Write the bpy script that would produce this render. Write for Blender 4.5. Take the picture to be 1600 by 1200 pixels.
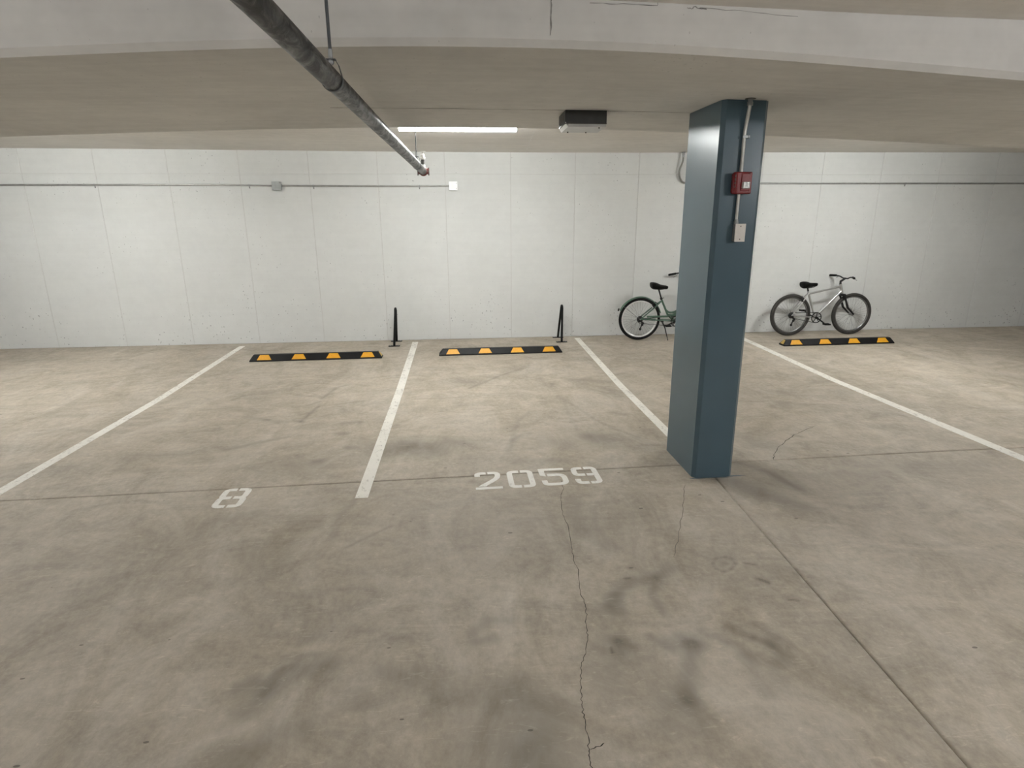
import bpy, math, random
import numpy as np
from mathutils import Vector, Matrix

random.seed(7)
for o in list(bpy.data.objects):
    bpy.data.objects.remove(o)
scene = bpy.context.scene
C = scene.collection

# ---------------------------------------------------------------- camera
CAM_H = 1.85
cam_d = bpy.data.cameras.new('camera')
cam = bpy.data.objects.new('camera', cam_d)
C.objects.link(cam)
cam_d.sensor_fit = 'HORIZONTAL'
cam_d.sensor_width = 36.0
cam_d.lens = 905.0 / 1600.0 * 36.0
cam_d.clip_start = 0.02
cam.matrix_world = Matrix(((0.996099, 0.028983, -0.083349, 0.0),
                           (-0.088049, 0.263697, -0.960579, 0.0),
                           (-0.005861, 0.964170, 0.265220, CAM_H),
                           (0, 0, 0, 1)))
scene.camera = cam

# ---------------------------------------------------------------- world and exposure
world = bpy.data.worlds.new('world')
scene.world = world
world.use_nodes = True
bg = world.node_tree.nodes['Background']
bg.inputs[0].default_value = (1.0, 0.97, 0.93, 1)
bg.inputs[1].default_value = 0.0
vs = scene.view_settings
vs.view_transform = 'Standard'
vs.look = 'None'
vs.gamma = 1.0
vs.use_curve_mapping = False
vs.exposure = 1.5
LED_STRENGTH = 39.5          # the lens of the fixtures over the stalls
AISLE_STRENGTH = 54.0        # the fixtures over the driving aisle

# ---------------------------------------------------------------- mesh helpers
class MB:
    def __init__(s):
        s.v = []; s.f = []; s.sm = []
    def add(s, verts, faces, smooth=False):
        b = len(s.v)
        s.v += [tuple(map(float, p)) for p in verts]
        s.f += [tuple(i + b for i in f) for f in faces]
        s.sm += [smooth] * len(faces)
        return s
    def box(s, x0, x1, y0, y1, z0, z1):
        return s.add([(x0, y0, z0), (x1, y0, z0), (x1, y1, z0), (x0, y1, z0),
                      (x0, y0, z1), (x1, y0, z1), (x1, y1, z1), (x0, y1, z1)],
                     [(0, 3, 2, 1), (4, 5, 6, 7), (0, 1, 5, 4), (1, 2, 6, 5), (2, 3, 7, 6), (3, 0, 4, 7)])
    def prism(s, poly, axis_a, axis_b, axis_n, origin, depth):
        """poly of (a, b) drawn on two axes, extruded by depth along the third"""
        A, B, N, O = map(Vector, (axis_a, axis_b, axis_n, origin))
        n = len(poly)
        v = [O + A * a + B * b for a, b in poly] + [O + A * a + B * b + N * depth for a, b in poly]
        f = [tuple(range(n - 1, -1, -1)), tuple(range(n, 2 * n))]
        f += [(i, (i + 1) % n, n + (i + 1) % n, n + i) for i in range(n)]
        return s.add(v, f)
    def tube(s, path, r, n=10, closed=False, caps=True, smooth=True, ry=None):
        P = [Vector(p) for p in path]
        m = len(P)
        rs = r if isinstance(r, (list, tuple)) else [r] * m
        T = []
        for i in range(m):
            if closed:
                t = P[(i + 1) % m] - P[i - 1]
            else:
                t = P[min(i + 1, m - 1)] - P[max(i - 1, 0)]
            T.append(t.normalized())
        ref = Vector((0, 0, 1)) if abs(T[0].z) < 0.9 else Vector((0, 1, 0))
        u = T[0].cross(ref).normalized()
        V = []
        for i in range(m):
            u = (u - T[i] * u.dot(T[i])).normalized()
            w = T[i].cross(u)
            for k in range(n):
                a = 2 * math.pi * k / n
                V.append(P[i] + (u * math.cos(a) + w * math.sin(a) * (ry or 1.0)) * rs[i])
        F = []
        for i in range(m if closed else m - 1):
            j = (i + 1) % m
            for k in range(n):
                l = (k + 1) % n
                F.append((i * n + k, i * n + l, j * n + l, j * n + k))
        s.add(V, F, smooth)
        if caps and not closed:
            s.add([V[k] for k in range(n)], [tuple(range(n))])
            s.add([V[(m - 1) * n + k] for k in range(n)], [tuple(range(n - 1, -1, -1))])
        return s
    def lathe(s, prof, origin=(0, 0, 0), axis=(0, 0, 1), n=16, smooth=True):
        """prof of (radius, height along axis)"""
        O = Vector(origin); N = Vector(axis).normalized()
        ref = Vector((1, 0, 0)) if abs(N.x) < 0.9 else Vector((0, 1, 0))
        u = N.cross(ref).normalized(); w = N.cross(u)
        V = []
        for r, h in prof:
            for k in range(n):
                a = 2 * math.pi * k / n
                V.append(O + N * h + (u * math.cos(a) + w * math.sin(a)) * r)
        F = []
        for i in range(len(prof) - 1):
            for k in range(n):
                l = (k + 1) % n
                F.append((i * n + k, i * n + l, (i + 1) * n + l, (i + 1) * n + k))
        s.add(V, F, smooth)
        s.add(V[:n], [tuple(range(n - 1, -1, -1))])
        s.add(V[-n:], [tuple(range(n))])
        return s
    def mesh(s, name):
        me = bpy.data.meshes.new(name)
        me.from_pydata(s.v, [], s.f)
        me.polygons.foreach_set('use_smooth', s.sm)
        me.update()
        return me
    def build(s, name, mat, parent=None, bevel=0.0, seg=2, loc=None):
        o = bpy.data.objects.new(name, s.mesh(name))
        C.objects.link(o)
        if mat:
            o.data.materials.append(mat)
        if parent:
            o.parent = parent
        if loc:
            o.location = loc
        if bevel:
            b = o.modifiers.new('bevel', 'BEVEL')
            b.width = bevel; b.segments = seg; b.limit_method = 'ANGLE'; b.angle_limit = 0.6
        return o

def tag(o, label=None, cat=None, group=None, kind=None):
    if label: o['label'] = label
    if cat: o['category'] = cat
    if group: o['group'] = group
    if kind: o['kind'] = kind
    return o

def thing(name, label, cat, loc=(0, 0, 0), rot=(0, 0, 0), group=None):
    o = bpy.data.objects.new(name, None)
    o.empty_display_size = 0.1
    C.objects.link(o)
    o.location = loc; o.rotation_euler = rot
    return tag(o, label, cat, group)

def circle(n, r, cx=0, cz=0, y=0, a0=0, a1=2 * math.pi, close=True):
    m = n if close else n + 1
    return [(cx + r * math.cos(a0 + (a1 - a0) * k / n), y, cz + r * math.sin(a0 + (a1 - a0) * k / n)) for k in range(m)]

def spline(pts, n=8):
    """Catmull-Rom through the points"""
    P = [Vector(p) for p in pts]
    P = [P[0] * 2 - P[1]] + P + [P[-1] * 2 - P[-2]]
    out = []
    for i in range(1, len(P) - 2):
        for k in range(n):
            t = k / n
            a, b, c, d = P[i - 1:i + 3]
            out.append(0.5 * (2 * b + (c - a) * t + (2 * a - 5 * b + 4 * c - d) * t * t + (3 * b - a - 3 * c + d) * t ** 3))
    out.append(P[-2])
    return out

# ---------------------------------------------------------------- materials
def srgb(r, g, b):
    f = lambda c: ((c / 255 + 0.055) / 1.055) ** 2.4 if c > 10 else c / 255 / 12.92
    return (f(r), f(g), f(b), 1)

def mat_new(name):
    m = bpy.data.materials.new(name)
    m.use_nodes = True
    return m, m.node_tree, m.node_tree.nodes['Principled BSDF']

def N(nt, t, **kw):
    n = nt.nodes.new(t)
    for k, v in kw.items():
        setattr(n, k, v)
    return n

def plain(name, col, rough=0.5, metal=0.0, var=0.12, scale=20.0, spec=0.5, bump=0.0, coat=0.0):
    """one colour with fine procedural mottling"""
    m, nt, b = mat_new(name)
    tc = N(nt, 'ShaderNodeTexCoord')
    no = N(nt, 'ShaderNodeTexNoise'); no.inputs['Scale'].default_value = scale; no.inputs['Detail'].default_value = 2
    nt.links.new(tc.outputs['Object'], no.inputs['Vector'])
    cr = N(nt, 'ShaderNodeValToRGB')
    cr.color_ramp.elements[0].position = 0.3; cr.color_ramp.elements[1].position = 0.7
    cr.color_ramp.elements[0].color = tuple(c * (1 - var) for c in col[:3]) + (1,)
    cr.color_ramp.elements[1].color = tuple(min(1, c * (1 + var)) for c in col[:3]) + (1,)
    nt.links.new(no.outputs['Fac'], cr.inputs['Fac'])
    nt.links.new(cr.outputs['Color'], b.inputs['Base Color'])
    b.inputs['Roughness'].default_value = rough
    b.inputs['Metallic'].default_value = metal
    b.inputs['Specular IOR Level'].default_value = spec
    if coat:
        b.inputs['Coat Weight'].default_value = coat
        b.inputs['Coat Roughness'].default_value = 0.08
    if bump:
        bp = N(nt, 'ShaderNodeBump'); bp.inputs['Strength'].default_value = bump; bp.inputs['Distance'].default_value = 0.004
        nt.links.new(no.outputs['Fac'], bp.inputs['Height'])
        nt.links.new(bp.outputs['Normal'], b.inputs['Normal'])
    return m

def emit(name, col, strength):
    m, nt, b = mat_new(name)
    b.inputs['Base Color'].default_value = (0.9, 0.9, 0.9, 1)
    b.inputs['Emission Color'].default_value = col
    b.inputs['Emission Strength'].default_value = strength
    return m

def mathn(nt, op, a, b=None, clamp=False):
    n = N(nt, 'ShaderNodeMath', operation=op, use_clamp=clamp)
    for i, x in enumerate((a, b)):
        if x is None: continue
        if isinstance(x, (int, float)): n.inputs[i].default_value = x
        else: nt.links.new(x, n.inputs[i])
    return n.outputs[0]

def noise(nt, vec, scale, detail=4, rough=0.55, dist=0.0):
    n = N(nt, 'ShaderNodeTexNoise')
    n.inputs['Scale'].default_value = scale; n.inputs['Detail'].default_value = detail
    n.inputs['Roughness'].default_value = rough; n.inputs['Distortion'].default_value = dist
    nt.links.new(vec, n.inputs['Vector'])
    return n.outputs['Fac']

def mapping(nt, vec, scale=(1, 1, 1), rot=(0, 0, 0), loc=(0, 0, 0)):
    n = N(nt, 'ShaderNodeMapping')
    n.inputs['Scale'].default_value = scale; n.inputs['Rotation'].default_value = rot; n.inputs['Location'].default_value = loc
    nt.links.new(vec, n.inputs['Vector'])
    return n.outputs[0]

def mrange(nt, v, a, b, c=0.0, d=1.0):
    n = N(nt, 'ShaderNodeMapRange')
    nt.links.new(v, n.inputs['Value'])
    for k, x in zip(('From Min', 'From Max', 'To Min', 'To Max'), (a, b, c, d)):
        n.inputs[k].default_value = x
    return n.outputs['Result']

def mixc(nt, fac, a, b, mode='MIX'):
    n = N(nt, 'ShaderNodeMix', data_type='RGBA', blend_type=mode)
    if isinstance(fac, (int, float)): n.inputs['Factor'].default_value = fac
    else: nt.links.new(fac, n.inputs['Factor'])
    for key, x in ((6, a), (7, b)):
        if isinstance(x, tuple): n.inputs[key].default_value = x
        else: nt.links.new(x, n.inputs[key])
    return n.outputs[2]

def concrete(name, base, holes=0.5, stain=0.1, board=0.0, low=0.0, rough=0.75, hole_col=0.35):
    """painted or bare cast concrete: faint clouds, board streaks and small air holes, in world position"""
    m, nt, b = mat_new(name)
    geo = N(nt, 'ShaderNodeNewGeometry')
    P = geo.outputs['Position']
    big = noise(nt, P, 0.9, 3, 0.65)
    fine = noise(nt, P, 9.0, 2, 0.65)
    streak = noise(nt, mapping(nt, P, (0.7, 14.0, 14.0)), 1.3, 2, 0.6)
    f = mathn(nt, 'ADD', mrange(nt, big, 0.3, 0.7, 1 - stain, 1 + stain), mrange(nt, fine, 0.3, 0.7, -stain * 0.5, stain * 0.5))
    f = mathn(nt, 'ADD', f, mrange(nt, streak, 0.3, 0.7, -board, board))
    # air holes: sparse random cells of a Voronoi lattice, flattened onto the face
    vo = N(nt, 'ShaderNodeTexVoronoi'); vo.inputs['Scale'].default_value = 13.0
    nt.links.new(P, vo.inputs['Vector'])
    sep = N(nt, 'ShaderNodeSeparateColor'); nt.links.new(vo.outputs['Color'], sep.inputs[0])
    patch = noise(nt, P, 1.8, 2)
    lim = mathn(nt, 'MULTIPLY', mrange(nt, patch, 0.34, 0.70), 0.13)
    if low:
        z = N(nt, 'ShaderNodeSeparateXYZ'); nt.links.new(P, z.inputs[0])
        lim = mathn(nt, 'ADD', lim, mrange(nt, z.outputs[2], 0.9, 0.0, 0.0, low))
        nlo = mrange(nt, z.outputs[2], 0.9, 0.0, 0.0, 1.0)
    rad = mathn(nt, 'MULTIPLY', sep.outputs[1], lim)
    hole = mathn(nt, 'MULTIPLY', mathn(nt, 'LESS_THAN', vo.outputs['Distance'], rad), holes)
    vo2 = N(nt, 'ShaderNodeTexVoronoi'); vo2.inputs['Scale'].default_value = 32.0
    nt.links.new(mapping(nt, P, (1.0, 1.0, 0.55)), vo2.inputs['Vector'])
    sep2 = N(nt, 'ShaderNodeSeparateColor'); nt.links.new(vo2.outputs['Color'], sep2.inputs[0])
    patch2 = patch
    lim2 = mathn(nt, 'MULTIPLY', mrange(nt, patch2, 0.40, 0.75), 0.22)
    if low:
        lim2 = mathn(nt, 'ADD', lim2, mathn(nt, 'MULTIPLY', nlo, low * 1.3))
    hole2 = mathn(nt, 'MULTIPLY', mathn(nt, 'LESS_THAN', vo2.outputs['Distance'], mathn(nt, 'MULTIPLY', sep2.outputs[0], lim2)), holes * 0.8)
    hole = mathn(nt, 'MAXIMUM', hole, hole2)
    mu = N(nt, 'ShaderNodeVectorMath', operation='SCALE')
    mu.inputs[0].default_value = base[:3]
    nt.links.new(f, mu.inputs['Scale'])
    col = mixc(nt, hole, mu.outputs[0], tuple(c * hole_col for c in base[:3]) + (1,))
    df = N(nt, 'ShaderNodeBsdfDiffuse')
    nt.links.new(col, df.inputs['Color'])
    nt.links.new(df.outputs[0], nt.nodes['Material Output'].inputs['Surface'])
    nt.nodes.remove(b)
    return m

def floor_material():
    m, nt, b = mat_new('floor_concrete')
    geo = N(nt, 'ShaderNodeNewGeometry'); P = geo.outputs['Position']
    at = N(nt, 'ShaderNodeAttribute', attribute_name='stain'); st = at.outputs['Fac']
    big = noise(nt, P, 0.6, 2, 0.6, 0.4)
    mid = noise(nt, mapping(nt, P, (1.0, 0.55, 1.0), (0, 0, 0.35)), 2.3, 5, 0.68, 1.2)
    trow = noise(nt, mapping(nt, P, (1.0, 2.0, 1.0), (0, 0, -0.35)), 1.5, 5, 0.70, 1.6)
    fine = noise(nt, mapping(nt, P, (1.0, 0.7, 1.0), (0, 0, 0.5)), 26.0, 4, 0.8)
    v = mathn(nt, 'ADD', 0.0, mrange(nt, big, 0.25, 0.75, -0.11, 0.11))
    v = mathn(nt, 'ADD', v, mrange(nt, mid, 0.25, 0.75, -0.27, 0.27))
    v = mathn(nt, 'ADD', v, mrange(nt, trow, 0.25, 0.75, -0.20, 0.20))
    v = mathn(nt, 'ADD', v, mrange(nt, fine, 0.25, 0.75, -0.17, 0.17))
    # tyre soot and darker patches: keeps the shape laid down in the slab, broken up by the trowelled surface
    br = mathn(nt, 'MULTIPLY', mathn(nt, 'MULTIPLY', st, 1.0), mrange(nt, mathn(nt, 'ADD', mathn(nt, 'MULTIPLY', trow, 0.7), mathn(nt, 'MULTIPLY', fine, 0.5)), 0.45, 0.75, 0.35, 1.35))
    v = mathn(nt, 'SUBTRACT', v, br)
    v = mathn(nt, 'ADD', v, 1.0)
    v = mathn(nt, 'MAXIMUM', v, 0.25)
    # pale scuffs
    sc = noise(nt, mapping(nt, P, (1.0, 3.5, 1.0), (0, 0, 0.5), (3, 1, 0)), 6.0, 4, 0.75, 2.0)
    v = mathn(nt, 'ADD', v, mrange(nt, sc, 0.58, 0.74, 0.0, 0.30))
    mu = N(nt, 'ShaderNodeVectorMath', operation='SCALE')
    mu.inputs[0].default_value = FLOOR_COL
    nt.links.new(v, mu.inputs['Scale'])
    # tiny pits
    vo = N(nt, 'ShaderNodeTexVoronoi'); vo.inputs['Scale'].default_value = 8.0
    nt.links.new(mapping(nt, P, (0.7, 1.5, 1.0), (0, 0, 0.3)), vo.inputs['Vector'])
    sep = N(nt, 'ShaderNodeSeparateColor'); nt.links.new(vo.outputs['Color'], sep.inputs[0])
    pit = mathn(nt, 'LESS_THAN', vo.outputs['Distance'], mathn(nt, 'MULTIPLY', mrange(nt, sep.outputs[0], 0.70, 1.0), 0.085))
    col = mixc(nt, mathn(nt, 'MULTIPLY', pit, 0.6), mu.outputs[0], (0.03, 0.027, 0.024, 1))
    tint = mixc(nt, mrange(nt, mid, 0.3, 0.7), (1.03, 1.0, 0.95, 1), (0.98, 1.0, 1.04, 1))
    col = mixc(nt, 1.0, col, tint, 'MULTIPLY')
    nt.links.new(col, b.inputs['Base Color'])
    nt.links.new(mrange(nt, mid, 0.3, 0.7, 0.55, 0.75), b.inputs['Roughness'])
    b.inputs['Specular IOR Level'].default_value = 0.35
    return m

def worn_paint(name, col, under, amount=0.5):
    m, nt, b = mat_new(name)
    geo = N(nt, 'ShaderNodeNewGeometry'); P = geo.outputs['Position']
    a = noise(nt, mapping(nt, P, (1, 0.6, 1)), 30.0, 3, 0.7)
    c = noise(nt, P, 3.0, 4)
    w = mathn(nt, 'MULTIPLY', mrange(nt, mathn(nt, 'ADD', a, mathn(nt, 'MULTIPLY', c, 0.3)), 0.70, 0.82), amount)
    col2 = mixc(nt, mrange(nt, c, 0.3, 0.7), col, tuple(x * 0.88 for x in col[:3]) + (1,))
    nt.links.new(mixc(nt, w, col2, under), b.inputs['Base Color'])
    b.inputs['Roughness'].default_value = 0.65
    b.inputs['Specular IOR Level'].default_value = 0.3
    return m

def steel_pipe_material():
    m, nt, b = mat_new('mill_steel')
    geo = N(nt, 'ShaderNodeNewGeometry'); P = geo.outputs['Position']
    a = noise(nt, mapping(nt, P, (7, 3.0, 7)), 2.2, 4, 0.7, 1.2)
    c = noise(nt, mapping(nt, P, (14, 1.0, 14)), 1.0, 5, 0.6)
    f = mathn(nt, 'ADD', mathn(nt, 'MULTIPLY', a, 0.7), mathn(nt, 'MULTIPLY', c, 0.3))
    cr = N(nt, 'ShaderNodeValToRGB')
    e = cr.color_ramp.elements
    e[0].position = 0.43; e[0].color = (0.006, 0.005, 0.005, 1)
    e[1].position = 0.49; e[1].color = (0.034, 0.032, 0.030, 1)
    e2 = e.new(0.58); e2.color = (0.115, 0.110, 0.105, 1)
    nt.links.new(f, cr.inputs['Fac'])
    nt.links.new(cr.outputs['Color'], b.inputs['Base Color'])
    b.inputs['Metallic'].default_value = 0.45
    nt.links.new(mrange(nt, a, 0.3, 0.7, 0.5, 0.3), b.inputs['Roughness'])
    return m

FLOOR_COL = (0.425, 0.380, 0.315)
WHITE_WALL = (0.69, 0.70, 0.69)
M = {}
M['floor'] = floor_material()
M['subbase'] = plain('joint_filler', (0.035, 0.028, 0.022, 1), 0.9)
M['wall'] = concrete('painted_wall_concrete', WHITE_WALL, holes=0.6, stain=0.035, board=0.012, low=0.10)
M['wall_joint'] = plain('painted_joint', (0.62, 0.62, 0.605, 1), 0.8, var=0.04)
M['ceiling'] = concrete('ceiling_concrete', (0.76, 0.735, 0.70), holes=0.25, stain=0.06, board=0.045)
M['beam'] = concrete('beam_concrete', (0.665, 0.655, 0.635), holes=0.4, stain=0.07, board=0.03)
M['seam'] = plain('dark_seam', (0.10, 0.085, 0.07, 1), 0.9, var=0.3)
M['face_seam'] = plain('grey_seam', (0.26, 0.25, 0.24, 1), 0.9, var=0.3)
M['pale_seam'] = plain('pale_seam', (0.75, 0.73, 0.70, 1), 0.9)
M['crack'] = plain('crack', (0.035, 0.030, 0.026, 1), 0.95)
M['crack_faint'] = plain('crack_faint', (0.16, 0.145, 0.125, 1), 0.95)
M['stripe'] = worn_paint('stripe_paint', (0.86, 0.84, 0.78, 1), (0.36, 0.33, 0.29, 1), 0.6)
M['number'] = worn_paint('number_paint', (0.90, 0.885, 0.84, 1), (0.36, 0.33, 0.29, 1), 0.3)
M['column'] = plain('blue_grey_gloss_paint', (0.068, 0.114, 0.146, 1), 0.28, var=0.05, scale=3.0, spec=0.5, bump=0.05)
M['rubber'] = plain('black_rubber', (0.0045, 0.0045, 0.0055, 1), 0.5, var=0.2, spec=0.3)
M['yellow'] = plain('yellow_reflective', (0.82, 0.40, 0.02, 1), 0.45, var=0.06, scale=60)
M['yellow_pale'] = plain('yellow_faded', (0.62, 0.43, 0.12, 1), 0.5, var=0.15, scale=60)
M['black'] = plain('black_powder_coat', (0.003, 0.003, 0.0035, 1), 0.4, var=0.1, spec=0.25)
M['pipe'] = steel_pipe_material()
M['zinc'] = plain('zinc_steel', (0.38, 0.39, 0.40, 1), 0.42, metal=0.6, var=0.12, scale=40)
M['rod'] = plain('threaded_rod_steel', (0.085, 0.092, 0.10, 1), 0.5, metal=0.3)
M['conduit'] = plain('galvanised_conduit', (0.40, 0.40, 0.39, 1), 0.4, metal=0.6, var=0.1)
M['flex'] = plain('armoured_cable_steel', (0.24, 0.235, 0.215, 1), 0.4, metal=0.5, var=0.1)
M['conduit_bright'] = plain('bright_conduit', (0.55, 0.545, 0.52, 1), 0.38, metal=0.35, var=0.1)
M['box_grey'] = plain('grey_box_enamel', (0.36, 0.38, 0.38, 1), 0.45, metal=0.2, var=0.08)
M['box_white'] = plain('white_cover', (0.93, 0.94, 0.95, 1), 0.35, var=0.03)
M['plate'] = plain('beige_blank_plate', (0.74, 0.70, 0.65, 1), 0.45, var=0.04)
M['sheet'] = plain('grey_sheet_metal', (0.045, 0.045, 0.044, 1), 0.45, metal=0.3, var=0.1)
M['sheet_lid'] = plain('pale_sheet_metal', (0.50, 0.50, 0.49, 1), 0.35, metal=0.3, var=0.06)
M['flange'] = plain('painted_lit_lip', (0.86, 0.86, 0.85, 1), 0.3, var=0.02)  # near-white, paints the lamp-lit patch on the grey box's left bevel
M['red'] = plain('red_alarm_plastic', (0.20, 0.010, 0.012, 1), 0.32, var=0.06)
M['red_paint'] = plain('red_coupling_paint', (0.11, 0.022, 0.018, 1), 0.5, var=0.2)
M['lens'] = plain('clear_strobe_lens', (0.70, 0.70, 0.68, 1), 0.12, metal=0.4, var=0.25, scale=120, bump=0.6)
M['sprinkler'] = plain('white_sprinkler_metal', (0.80, 0.79, 0.76, 1), 0.4, var=0.05)
M['screw'] = plain('dark_screw', (0.10, 0.09, 0.08, 1), 0.4, metal=0.6)
M['fixture'] = plain('white_fixture_enamel', (0.80, 0.80, 0.80, 1), 0.4, var=0.02)
M['tyre'] = plain('black_tyre', (0.004, 0.004, 0.0045, 1), 0.6, var=0.2, spec=0.25)
M['tyre_worn'] = plain('dusty_tyre', (0.035, 0.032, 0.029, 1), 0.75, var=0.25)
M['rim'] = plain('polished_rim', (0.80, 0.80, 0.80, 1), 0.3, metal=0.25, var=0.06)
M['rim_dark'] = plain('dark_rim', (0.20, 0.20, 0.20, 1), 0.35, metal=0.7, var=0.06)
M['spoke'] = plain('spoke_steel', (0.20, 0.20, 0.20, 1), 0.4, metal=0.6)
M['green'] = plain('sage_green_paint', (0.062, 0.125, 0.088, 1), 0.3, var=0.05, coat=0.5)
M['silver'] = plain('silver_frame_paint', (0.50, 0.50, 0.50, 1), 0.28, metal=0.7, var=0.05)
M['saddle'] = plain('black_saddle_vinyl', (0.003, 0.003, 0.003, 1), 0.55, var=0.2, spec=0.2)
M['drive'] = plain('dark_drivetrain', (0.016, 0.016, 0.017, 1), 0.4, metal=0.4, var=0.2)
M['led'] = emit('led_lens', (0.985, 1.0, 0.975, 1), LED_STRENGTH)
M['led_aisle'] = emit('led_lens_aisle', (0.975, 0.99, 1.0, 1), AISLE_STRENGTH)


# ================================================================ the setting
WALL_Y = 9.29
X0, X1, YB = -12.0, 14.0, -9.0
def fz(y):
    """the slab is level up to about 6.5 m and then climbs gently to the wall"""
    return max(0.0, y - 6.5) * 0.026
SLOPE = math.atan(0.026)
def joint_y(x): return 4.0855 + 0.0269 * max(-3.0, min(4.0, x))
def joint_x(y): return 1.645 + 0.0585 * y

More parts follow.
